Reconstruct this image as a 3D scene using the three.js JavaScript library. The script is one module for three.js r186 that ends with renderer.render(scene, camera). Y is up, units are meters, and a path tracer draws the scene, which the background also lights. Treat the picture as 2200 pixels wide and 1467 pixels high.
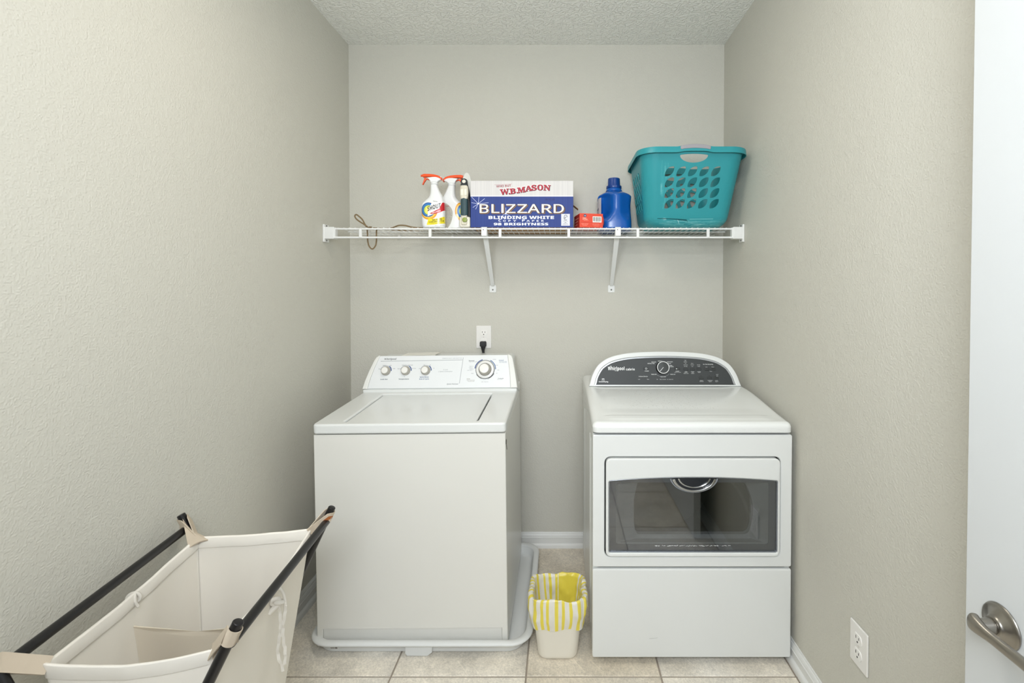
import * as THREE from 'three';
import { RectAreaLightUniformsLib } from 'three/addons/lights/RectAreaLightUniformsLib.js';
import { RoundedBoxGeometry } from 'three/addons/geometries/RoundedBoxGeometry.js';
import { mergeGeometries, mergeVertices, toCreasedNormals } from 'three/addons/utils/BufferGeometryUtils.js';

/* ---------- camera, light, exposure ---------- */
RectAreaLightUniformsLib.init();
const scene = new THREE.Scene();
scene.background = new THREE.Color(0x0b0c0d);
const W = 2200, H = 1467, F = 1030, PITCH = THREE.MathUtils.degToRad(1.0), EYE = 1.30;
const camera = new THREE.PerspectiveCamera(2 * Math.atan(H / 2 / F) * 180 / Math.PI, W / H, 0.02, 30);
camera.position.set(0, EYE, 0);
camera.rotation.x = -PITCH;
camera.setViewOffset(W, H, -102, 95.5, W, H);          // shifted lens: verticals stay upright
camera.focus = 1.9; camera.userData.fStop = 11;
const EXPOSURE = 1.04;
const UNSEEN_CEIL_LAMP = { at: [-0.22, 2.455, -1.15], color: 0xfff4e6, power: 17 };  // unseen ceiling lamp, placed to light the floor and appliance tops
const UNSEEN_SOFTBOX = { color: 0xf1f7ff, power: 24, at: [-0.08, 1.76, 0.30], w: 0.8, h: 0.5, tilt: 4 };   // unseen softbox behind the camera, placed to light the room evenly from the front
const UNSEEN_WINDOW = { color: 0xe6f0ff, power: 1.2 };          // unseen window behind the doorway, placed to send cool light in
const UNSEEN_HALL_LAMP = { color: 0xfff6ea, power: 3 };  // unseen hallway lamp, lights the room through the doorway

/* ---------- helpers ---------- */
const V = (x, y, z) => new THREE.Vector3(x, y, z);
const rad = THREE.MathUtils.degToRad;
function rng(seed) { let s = seed >>> 0; return () => { s = (s + 0x6D2B79F5) | 0; let t = Math.imul(s ^ (s >>> 15), 1 | s); t = (t + Math.imul(t ^ (t >>> 7), 61 | t)) ^ t; return ((t ^ (t >>> 14)) >>> 0) / 4294967296; }; }
const used = {};
function numbered(name) { used[name] = (used[name] ?? -1) + 1; return used[name] ? name + '_' + String(used[name]).padStart(3, '0') : name; }
function thing(name, label, category, [x, y, z] = [0, 0, 0], group) {
  const o = new THREE.Group(); o.name = numbered(name); o.position.set(x, y, z); scene.add(o);
  o.userData = { label, category }; if (group) o.userData.group = group;
  return o;
}
function add(name, geo, material, parent, label) {      // one named mesh; its geometry is given in the parent's own space
  const g = Array.isArray(geo) ? merge(geo) : geo;
  const m = new THREE.Mesh(g, material); m.name = numbered(name); m.castShadow = m.receiveShadow = true;
  (parent ?? scene).add(m); if (label) m.userData.label = label;
  return m;
}
function struct(name, geo, material) { const m = add(name, geo, material); m.userData.kind = 'structure'; return m; }
function merge(list) {
  return mergeGeometries(list.map((g) => { const n = g.index ? g.toNonIndexed() : g.clone(); for (const k of Object.keys(n.attributes)) if (!['position', 'normal', 'uv'].includes(k)) n.deleteAttribute(k); n.morphAttributes = {}; return n; }));
}
const mv = (g, x, y, z) => g.translate(x, y, z);
function rb(x0, x1, y0, y1, z0, z1, r = 0.004, seg = 3) {
  const w = x1 - x0, h = y1 - y0, d = z1 - z0;
  return new RoundedBoxGeometry(w, h, d, seg, Math.min(r, w / 2.01, h / 2.01, d / 2.01)).translate((x0 + x1) / 2, (y0 + y1) / 2, (z0 + z1) / 2);
}
function bx(x0, x1, y0, y1, z0, z1) { return new THREE.BoxGeometry(x1 - x0, y1 - y0, z1 - z0).translate((x0 + x1) / 2, (y0 + y1) / 2, (z0 + z1) / 2); }
function cyl(r0, r1, h, n = 24) { return new THREE.CylinderGeometry(r1, r0, h, n); }
function bar(a, b, r, n = 12) {                          // round bar between two points
  const d = b.clone().sub(a), g = new THREE.CylinderGeometry(r, r, d.length(), n);
  g.applyQuaternion(new THREE.Quaternion().setFromUnitVectors(V(0, 1, 0), d.clone().normalize()));
  return g.translate((a.x + b.x) / 2, (a.y + b.y) / 2, (a.z + b.z) / 2);
}
function tube(pts, r, n = 60, k = 10, closed = false) { return new THREE.TubeGeometry(new THREE.CatmullRomCurve3(pts, closed, 'centripetal'), n, r, k, closed); }
function shape(pts) { const s = new THREE.Shape(); pts.forEach(([x, y], i) => i ? s.lineTo(x, y) : s.moveTo(x, y)); s.closePath(); return s; }
function splineShape(pts) { const s = new THREE.Shape(); s.setFromPoints(new THREE.SplineCurve(pts.map((p) => new THREE.Vector2(...p))).getPoints(pts.length * 5)); return s; }
function rrect(x0, x1, y0, y1, r, P = THREE.Shape) {
  const s = new P(); const [a, b, c, d] = Array.isArray(r) ? r : [r, r, r, r];       // bl br tr tl
  s.moveTo(x0 + a, y0); s.lineTo(x1 - b, y0); s.quadraticCurveTo(x1, y0, x1, y0 + b); s.lineTo(x1, y1 - c); s.quadraticCurveTo(x1, y1, x1 - c, y1);
  s.lineTo(x0 + d, y1); s.quadraticCurveTo(x0, y1, x0, y1 - d); s.lineTo(x0, y0 + a); s.quadraticCurveTo(x0, y0, x0 + a, y0);
  return s;
}
function ext(s, depth, bevel = 0, seg = 3, curve = 12) {  // extruded from z = 0 to depth, bevel inside that depth and outline
  return new THREE.ExtrudeGeometry(s, { depth: Math.max(depth - 2 * bevel, 1e-4), bevelEnabled: bevel > 0, bevelThickness: bevel, bevelSize: bevel, bevelOffset: -bevel, bevelSegments: seg, curveSegments: curve }).translate(0, 0, bevel);
}
function planar(g, x0, x1, y0, y1) {                     // uv across the object's own x-y plane
  const p = g.attributes.position, uv = new Float32Array(p.count * 2);
  for (let i = 0; i < p.count; i++) { uv[2 * i] = (p.getX(i) - x0) / (x1 - x0); uv[2 * i + 1] = (p.getY(i) - y0) / (y1 - y0); }
  g.setAttribute('uv', new THREE.BufferAttribute(uv, 2)); return g;
}
function boxUV(g, s = 1, ox = 0, oy = 0) {               // uv in metres by the way each face points
  if (g.index) g = g.toNonIndexed();
  const p = g.attributes.position, uv = new Float32Array(p.count * 2), a = V(), b = V(), c = V(), n = V();
  for (let i = 0; i < p.count; i += 3) {
    a.fromBufferAttribute(p, i); b.fromBufferAttribute(p, i + 1); c.fromBufferAttribute(p, i + 2);
    n.copy(b).sub(a).cross(c.clone().sub(a)); const ax = Math.abs(n.x), ay = Math.abs(n.y), az = Math.abs(n.z);
    [a, b, c].forEach((q, k) => { const [u, v] = ax > ay && ax > az ? [q.z, q.y] : ay > az ? [q.x, q.z] : [q.x, q.y]; uv[2 * (i + k)] = u / s + ox; uv[2 * (i + k) + 1] = v / s + oy; });
  }
  g.setAttribute('uv', new THREE.BufferAttribute(uv, 2)); return g;
}
function loft(rings, { closed = true, cap0 = false, cap1 = false } = {}) {
  const N = rings[0].length, n = closed ? N + 1 : N, pos = [], uv = [], idx = [];
  rings.forEach((r, j) => { for (let i = 0; i < n; i++) { const p = r[i % N]; pos.push(p.x, p.y, p.z); uv.push(i / (n - 1), j / (rings.length - 1)); } });
  for (let j = 0; j < rings.length - 1; j++) for (let i = 0; i < n - 1; i++) { const a = j * n + i, b = a + 1, c = a + n, d = c + 1; idx.push(a, b, d, a, d, c); }
  const g = new THREE.BufferGeometry();
  g.setAttribute('position', new THREE.Float32BufferAttribute(pos, 3)); g.setAttribute('uv', new THREE.Float32BufferAttribute(uv, 2)); g.setIndex(idx); g.computeVertexNormals();
  if (closed) { const m = g.attributes.normal; for (let j = 0; j < rings.length; j++) { const a = j * n, b = a + n - 1, q = V(m.getX(a) + m.getX(b), m.getY(a) + m.getY(b), m.getZ(a) + m.getZ(b)).normalize(); m.setXYZ(a, q.x, q.y, q.z); m.setXYZ(b, q.x, q.y, q.z); } }
  const out = [g];
  const cap = (r, flip) => { const c = V(); r.forEach((p) => c.add(p)); c.multiplyScalar(1 / r.length); const q = []; for (let i = 0; i < r.length; i++) { const a = r[i], b = r[(i + 1) % r.length]; for (const p of flip ? [c, b, a] : [c, a, b]) q.push(p.x, p.y, p.z); } const h = new THREE.BufferGeometry(); h.setAttribute('position', new THREE.Float32BufferAttribute(q, 3)); h.setAttribute('uv', new THREE.Float32BufferAttribute(new Float32Array(q.length / 3 * 2), 2)); h.computeVertexNormals(); return h; };
  if (cap0) out.push(cap(rings[0], true)); if (cap1) out.push(cap(rings.at(-1), false));
  return out.length > 1 ? merge(out) : g;
}
// rings run so that lofting upwards faces outwards
function rectRing(hx, hz, r, y, cx = 0, cz = 0, k = 6, m = 6) {
  const pts = []; r = Math.min(r, hx, hz); const C = [[hx - r, hz - r, 0], [-hx + r, hz - r, 90], [-hx + r, -hz + r, 180], [hx - r, -hz + r, 270]];
  const corner = C.map(([x, z, a]) => Array.from({ length: k + 1 }, (_, i) => { const t = rad(a + 90 * i / k); return V(cx + x + r * Math.cos(t), y, cz + z + r * Math.sin(t)); }));
  corner.forEach((c, q) => { pts.push(...c); const a = c.at(-1), b = corner[(q + 1) % 4][0]; for (let i = 1; i < m; i++) pts.push(a.clone().lerp(b, i / m)); });
  return pts.reverse();
}
function ovalRing(hx, hz, e, y, cx = 0, cz = 0, N = 48) {
  return Array.from({ length: N }, (_, i) => { const t = -i / N * 2 * Math.PI, c = Math.cos(t), s = Math.sin(t); return V(cx + hx * Math.sign(c) * Math.abs(c) ** (2 / e), y, cz + hz * Math.sign(s) * Math.abs(s) ** (2 / e)); });
}
function lathe(pts, n = 40) { return new THREE.LatheGeometry(pts.map((p) => new THREE.Vector2(...p)), n); }
function ribbon(path, w, t, side) {                      // flat band along points; side(i) gives the direction of its width
  const rings = path.map((p, i) => { const a = path[Math.max(i - 1, 0)], b = path[Math.min(i + 1, path.length - 1)], d = b.clone().sub(a).normalize(), s = side(i / (path.length - 1)).clone(); s.addScaledVector(d, -s.dot(d)).normalize(); const n = d.clone().cross(s).normalize(); return [[-1, -1], [-1, 1], [1, 1], [1, -1]].map(([u, v]) => p.clone().addScaledVector(s, u * w / 2).addScaledVector(n, v * t / 2)); });
  return toCreasedNormals(loft(rings, { cap0: true, cap1: true }), 0.6);
}
const curve = (pts, n, closed = false) => new THREE.CatmullRomCurve3(pts, closed, 'centripetal').getPoints(n);

/* ---------- textures ---------- */
function tileNoise(seed, per) { const r = rng(seed), g = Float32Array.from({ length: per * per }, r), at = (x, y) => g[((y % per) + per) % per * per + ((x % per) + per) % per]; return (x, y) => { const X = Math.floor(x), Y = Math.floor(y), u = x - X, v = y - Y, a = u * u * (3 - 2 * u), b = v * v * (3 - 2 * v); return (at(X, Y) * (1 - a) + at(X + 1, Y) * a) * (1 - b) + (at(X, Y + 1) * (1 - a) + at(X + 1, Y + 1) * a) * b; }; }
function dataTex(n, f, srgb = false, repeat = [1, 1]) {
  const d = new Uint8Array(n * n * 4);
  for (let y = 0; y < n; y++) for (let x = 0; x < n; x++) { const c = f(x / n, y / n), i = 4 * (y * n + x); const q = Array.isArray(c) ? c : [c, c, c]; for (let k = 0; k < 3; k++) d[i + k] = Math.max(0, Math.min(255, q[k] * (Array.isArray(c) ? 1 : 255))); d[i + 3] = 255; }
  const t = new THREE.DataTexture(d, n, n); t.wrapS = t.wrapT = THREE.RepeatWrapping; t.magFilter = THREE.LinearFilter; t.minFilter = THREE.LinearMipmapLinearFilter; t.generateMipmaps = true; t.repeat.set(...repeat); if (srgb) t.colorSpace = THREE.SRGBColorSpace; t.needsUpdate = true; return t;
}
function canvasTex(w, h, draw, data = false) {
  const c = document.createElement('canvas'); c.width = w; c.height = h; draw(c.getContext('2d'), w, h);
  const t = new THREE.CanvasTexture(c); if (!data) t.colorSpace = THREE.SRGBColorSpace; t.anisotropy = 8; return t;
}
const M = (color, roughness = 0.5, o = {}) => new THREE.MeshStandardMaterial({ color, roughness, ...o });
const MP = (color, roughness = 0.5, o = {}) => new THREE.MeshPhysicalMaterial({ color, roughness, ...o });
const sm = (a, b, x) => { const t = Math.max(0, Math.min(1, (x - a) / (b - a))); return t * t * (3 - 2 * t); };

// sprayed wall texture: soft blobs about a centimetre across (one tile is 0.6 m)
const n1 = tileNoise(11, 64), n2 = tileNoise(12, 128), n3 = tileNoise(13, 20), n4 = tileNoise(14, 40);
const wallBump = dataTex(1024, (u, v) => { const a = n1(u * 64, v * 64), b = n2(u * 128, v * 128), c = n3(u * 20, v * 20); return 0.5 * sm(0.3, 0.8, a * 0.5 + b * 0.5) + 0.3 * c + 0.2 * b; });
const c1 = tileNoise(21, 40), c2 = tileNoise(22, 90), c3 = tileNoise(23, 24);
const ceilBump = dataTex(1024, (u, v) => { const w = 0.9 * c3(u * 24, v * 24); const a = c1(u * 40 + w, v * 40 + w), b = c2(u * 90 + w, v * 90); const ridge = 1 - Math.abs(2 * a - 1); return 0.7 * sm(0.55, 0.95, ridge) + 0.3 * b; });
const wallPaint = (repeat) => { const t = wallBump.clone(); t.repeat.set(repeat, repeat); t.needsUpdate = true; return t; };
const mat = {
  wall: M(0xcccabf, 0.75, { bumpMap: wallPaint(1), bumpScale: 0.0008 }),
  ceiling: M(0xeff0ea, 0.8, { bumpMap: ceilBump, bumpScale: 0.0024 }),
  trim: M(0xe4e5e2, 0.38),
  door: M(0xcfd2d2, 0.45),
  grout: M(0x9d9386, 0.9),
  enamel: MP(0xe2e4e1, 0.3, { clearcoat: 0.4, clearcoatRoughness: 0.12 }),
  enamelWarm: MP(0xe0dfd8, 0.32, { clearcoat: 0.35, clearcoatRoughness: 0.15 }),
  plasticWhite: M(0xe8e9e6, 0.4),
  wire: M(0xf0f1ef, 0.35),
  black: M(0x131214, 0.32),
  blackSoft: M(0x18181a, 0.55),
  chrome: M(0xcfd0d0, 0.16, { metalness: 1 }),
  nickel: M(0x9d9992, 0.32, { metalness: 1 }),
  screw: M(0x7b7a77, 0.35, { metalness: 1 }),
};

/* ---------- the room ---------- */
const XL = -1.047, XR = 0.818, ZB = -2.40, ZF = 0.03, CEIL = 2.51, T = 0.12, HB = 2.30, HXL = -1.6, HXR = 1.5;
const DX0 = -0.52, DX1 = 0.700, DTOP = 2.06;              // out-of-view doorway, made wide so the softbox light passes
struct('wall_back', boxUV(bx(XL - T, XR + T, 0, CEIL, ZB - T, ZB), 0.38), mat.wall);
struct('wall_left', boxUV(bx(XL - T, XL, 0, CEIL, ZB, ZF + T), 0.38), mat.wall);
struct('wall_right', boxUV(bx(XR, XR + T, 0, CEIL, ZB, ZF + T), 0.38), mat.wall);
struct('wall_front', [boxUV(bx(XL, DX0, 0, CEIL, ZF, ZF + T), 0.6), boxUV(bx(DX1, XR, 0, CEIL, ZF, ZF + T), 0.6), boxUV(bx(DX0, DX1, DTOP, CEIL, ZF, ZF + T), 0.6)], mat.wall);
struct('ceiling', boxUV(bx(XL - T, XR + T, CEIL, CEIL + 0.12, ZB - T, ZF + T), 0.42), mat.ceiling);
const floor = struct('floor', bx(XL - T, XR + T, -0.1, -0.0035, ZB - T, ZF + T), mat.grout);
// stone tiles, each a piece of the floor
{
  const m1 = tileNoise(31, 8), m2 = tileNoise(32, 24), m3 = tileNoise(33, 90), m4 = tileNoise(34, 16), m5 = tileNoise(35, 256), rr = rng(5);
  const veins = Array.from({ length: 64 }, () => { const a = rad(38 + 30 * rr()) * (rr() < 0.75 ? 1 : -1); return [rr(), rr(), Math.cos(a), Math.sin(a), 0.03 + 0.12 * rr(), 0.3 + 0.7 * rr()]; });
  const map = dataTex(1024, (u, v) => {
    let k = 0.86 + 0.11 * m1(u * 8, v * 8) + 0.07 * (m2(u * 24, v * 24) - 0.5) + 0.05 * (m3(u * 90, v * 90) - 0.5) + 0.10 * (m5(u * 256, v * 256) - 0.5) + 0.06 * (m5(u * 128 + v * 128, v * 256 - u * 256) - 0.5), vein = 0;
    for (const [x, y, cx, cy, L, s] of veins) { let dx = u - x, dy = v - y; dx -= Math.round(dx); dy -= Math.round(dy); const t = dx * cx + dy * cy, d = Math.abs(-dx * cy + dy * cx + 0.006 * (m4(u * 16, v * 16) - 0.5)); if (Math.abs(t) < L) vein = Math.max(vein, s * Math.exp(-((d / 0.0016) ** 2)) * (1 - Math.abs(t) / L)); }
    k += 0.11 * vein; const warm = m1(v * 8 + 3, u * 8) - 0.5;
    return [243 * k + 3 * warm, 236 * k, 222 * k - 5 * warm];
  }, true);
  const bump = dataTex(512, (u, v) => 0.6 * m2(u * 24, v * 24) + 0.4 * m3(u * 90, v * 90));
  const tones = [0xffffff, 0xf6f3ee, 0xfdf9f2].map((c) => M(c, 0.42, { map, bumpMap: bump, bumpScale: 0.0006 }));
  const P = 0.4533, G = 0.0028, x0 = -0.1124, z0 = -1.5852, r2 = rng(77), tops = [];
  for (let i = -3; i < 3; i++) for (let j = -2; j < 4; j++) {
    const a = Math.max(x0 + i * P + G, XL), b = Math.min(x0 + (i + 1) * P - G, XR), c = Math.max(z0 + j * P + G, ZB), d = Math.min(z0 + (j + 1) * P - G, ZF + T);
    if (b - a < 0.01 || d - c < 0.01) continue;
    const e = 0.0022, y = 0, s = -0.006, q = [[a, c], [b, c], [b, d], [a, d]], t = [[a + e, c + e], [b - e, c + e], [b - e, d - e], [a + e, d - e]], pos = [];
    const quad = (A, B, C, D) => pos.push(...A, ...B, ...C, ...A, ...C, ...D);
    quad([...ins(t[3], y)], [...ins(t[2], y)], [...ins(t[1], y)], [...ins(t[0], y)]);
    for (let k = 0; k < 4; k++) { const l = (k + 1) % 4; quad(ins(t[k], y), ins(t[l], y), ins(q[l], y - e * 0.7), ins(q[k], y - e * 0.7)); quad(ins(q[k], y - e * 0.7), ins(q[l], y - e * 0.7), ins(q[l], s), ins(q[k], s)); }
    const g = new THREE.BufferGeometry(); g.setAttribute('position', new THREE.Float32BufferAttribute(pos, 3)); g.computeVertexNormals();
    add('tile', boxUV(g, 0.95, r2(), r2()), tones[Math.floor(r2() * 3)], floor);
  }
  function ins(p, y) { return [p[0], y, p[1]]; }
}
// baseboards: a moulded profile with a quarter-round shoe at the floor
function baseboard(name, a, b, inward, thick = 0) {
  const t = thick, prof = [[0, 0.0735], [0.005 + t, 0.0735], [0.0065 + t, 0.071], [0.0065 + t, 0.067], [0.009 + t, 0.065], [0.0125 + t, 0.058], [0.0135 + t, 0.052], [0.0155 + t, 0.0505], [0.0155 + t, 0.0475], [0.0135 + t, 0.046], [0.0135 + t, 0.022], [0.017 + t, 0.0205], [0.0215 + t, 0.016], [0.0245 + t, 0.009], [0.025 + t, 0.0004], [0, 0.0004]];
  const rings = [a, b].map((p) => prof.map(([d, y]) => V(p[0] + inward[0] * d, y, p[1] + inward[1] * d)));
  const g = toCreasedNormals(loft(rings, { cap0: true, cap1: true }), 0.35);
  return struct(name, g, mat.trim);
}
baseboard('baseboard_back', [XL, ZB], [XR, ZB], [0, 1]);
baseboard('baseboard_left', [XL, ZF], [XL, ZB], [1, 0], 0.008);
baseboard('baseboard_right', [XR, ZB], [XR, ZF], [-1, 0], -0.003);
// door frame round the opening, seen by nothing but the light
struct('trim_1', [bx(DX0, DX0 + 0.016, 0, DTOP, ZF - 0.004, ZF + T + 0.004), bx(DX1 - 0.0005, DX1 + 0.016, 0, DTOP, ZF + 0.03, ZF + T + 0.004), bx(DX0, DX1, DTOP - 0.016, DTOP, ZF + 0.03, ZF + T + 0.004)], mat.trim);
// the hallway behind the doorway
const HZ0 = ZF + T, hallWall = M(0xcdc9bf, 0.7);
struct('wall_hallway_left', bx(HXL - T, HXL, 0, CEIL, HZ0, HB), hallWall);
struct('wall_hallway_right', bx(HXR, HXR + T, 0, CEIL, HZ0, HB), hallWall);
struct('wall_hallway_front', [bx(HXL - T, XL - T, 0, CEIL, ZF, HZ0), bx(XR + T, HXR + T, 0, CEIL, ZF, HZ0)], hallWall);
const WX0 = -0.55, WX1 = 1.05, WY0 = 0.85, WY1 = 2.20;
struct('wall_hallway_back', [bx(HXL, WX0, 0, CEIL, HB, HB + T), bx(WX1, HXR, 0, CEIL, HB, HB + T), bx(WX0, WX1, 0, WY0, HB, HB + T), bx(WX0, WX1, WY1, CEIL, HB, HB + T)], hallWall);
struct('ceiling_hallway', bx(HXL - T, HXR + T, CEIL, CEIL + 0.1, HZ0, HB + T), mat.ceiling);
struct('floor_hallway', bx(HXL - T, HXR + T, -0.1, -0.001, HZ0, HB + T), M(0xa89a88, 0.6));
{
  const w = struct('unseen_window_1', [bx(WX0, WX1, WY0, WY0 + 0.05, HB + 0.02, HB + 0.08), bx(WX0, WX1, WY1 - 0.05, WY1, HB + 0.02, HB + 0.08), bx(WX0, WX0 + 0.05, WY0, WY1, HB + 0.02, HB + 0.08), bx(WX1 - 0.05, WX1, WY0, WY1, HB + 0.02, HB + 0.08), bx((WX0 + WX1) / 2 - 0.02, (WX0 + WX1) / 2 + 0.02, WY0, WY1, HB + 0.025, HB + 0.075)], mat.trim);
  const glow = M(0xffffff, 0.6, { emissive: 0xe8f1ff, emissiveIntensity: 1.4 });
  add('unseen_window_pane', bx(WX0, WX1, WY0, WY1, HB + 0.085, HB + 0.1), glow, w);  // glowing pane out of view, stands for daylight from behind the camera
  const l = new THREE.RectAreaLight(UNSEEN_WINDOW.color, UNSEEN_WINDOW.power, WX1 - WX0 - 0.1, WY1 - WY0 - 0.1);
  l.position.set((WX0 + WX1) / 2, (WY0 + WY1) / 2, HB - 0.01); l.lookAt(l.position.x, l.position.y, 0); scene.add(l);
}
{
  const t = thing('unseen_ceiling_lamp', 'unseen square hallway ceiling lamp placed to light the room through the doorway', 'lamp', [0.2, CEIL - 0.05, 1.1]);
  add('lamp_frame', ext((() => { const s = rrect(-0.33, 0.33, -0.33, 0.33, 0.03); s.holes.push(rrect(-0.29, 0.29, -0.29, 0.29, 0.02, THREE.Path)); return s; })(), 0.05, 0.006).rotateX(Math.PI / 2).translate(0, 0.05, 0), mat.trim, t);
  add('diffuser', bx(-0.29, 0.29, 0.012, 0.022, -0.29, 0.29), M(0xffffff, 0.6, { emissive: 0xfff4e4, emissiveIntensity: 1.6 }), t);
  const l = new THREE.RectAreaLight(UNSEEN_HALL_LAMP.color, UNSEEN_HALL_LAMP.power, 0.56, 0.56); l.position.set(0.2, CEIL - 0.055, 1.1); l.lookAt(0.2, 0, 1.1); scene.add(l);
}
{
  const { at: [x, y, z], w, h, tilt } = UNSEEN_SOFTBOX, t = thing('unseen_softbox_lamp', 'black softbox lamp on a stand, out of view, placed to light the room from the front', 'lamp', [x, 0, z + 0.16]);
  const R = (g) => g.rotateX(-rad(tilt)).translate(0, y, -0.16);   // drawn facing -z at the origin
  add('softbox', [R(loft([[w / 2 + 0.02, h / 2 + 0.02, 0], [w / 2 + 0.02, h / 2 + 0.02, 0.03], [0.08, 0.08, 0.26], [0.07, 0.07, 0.34]].map(([a, b, d]) => rectRing(a, b, 0.02, 0).map((p) => V(p.x, p.z, d))), { cap1: true })), bar(V(0, 0.02, 0.05), V(0, y - 0.02, 0.05), 0.012), bar(V(0, 0.55, 0.05), V(0, 0.012, -0.03), 0.009), bar(V(0, 0.55, 0.05), V(0.34, 0.012, 0.3), 0.009), bar(V(0, 0.55, 0.05), V(-0.34, 0.012, 0.3), 0.009)], M(0x202022, 0.7, { side: THREE.DoubleSide }), t);
  add('diffuser', R(bx(-w / 2, w / 2, -h / 2, h / 2, 0.004, 0.008)), M(0xffffff, 0.7, { emissive: 0xf1f7ff, emissiveIntensity: 1.2 }), t);
  const l = new THREE.RectAreaLight(UNSEEN_SOFTBOX.color, UNSEEN_SOFTBOX.power, w, h); l.position.set(x, y, z - 0.004); l.lookAt(x, y - Math.tan(rad(tilt)), z - 1); scene.add(l);
}
{
  const [x, y, z] = UNSEEN_CEIL_LAMP.at, t = thing('unseen_ceiling_lamp', 'round flat white ceiling lamp, out of view, placed to light the floor and appliances', 'lamp', [x, CEIL, z]);
  add('lamp_base', lathe([[0.215, 0], [0.225, -0.008], [0.225, -0.045], [0.215, -0.052], [0.195, -0.052], [0.195, -0.02], [0, -0.02]].reverse(), 48), mat.trim, t);
  add('diffuser', lathe([[0, -0.03], [0.194, -0.03], [0.194, -0.04], [0, -0.04]].reverse(), 48), M(0xffffff, 0.6, { emissive: 0xfff4e6, emissiveIntensity: 2.2 }), t);
  const l = new THREE.RectAreaLight(UNSEEN_CEIL_LAMP.color, UNSEEN_CEIL_LAMP.power, 0.34, 0.34); l.position.set(x, y, z); l.lookAt(x, 0, z); scene.add(l);
}

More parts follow.
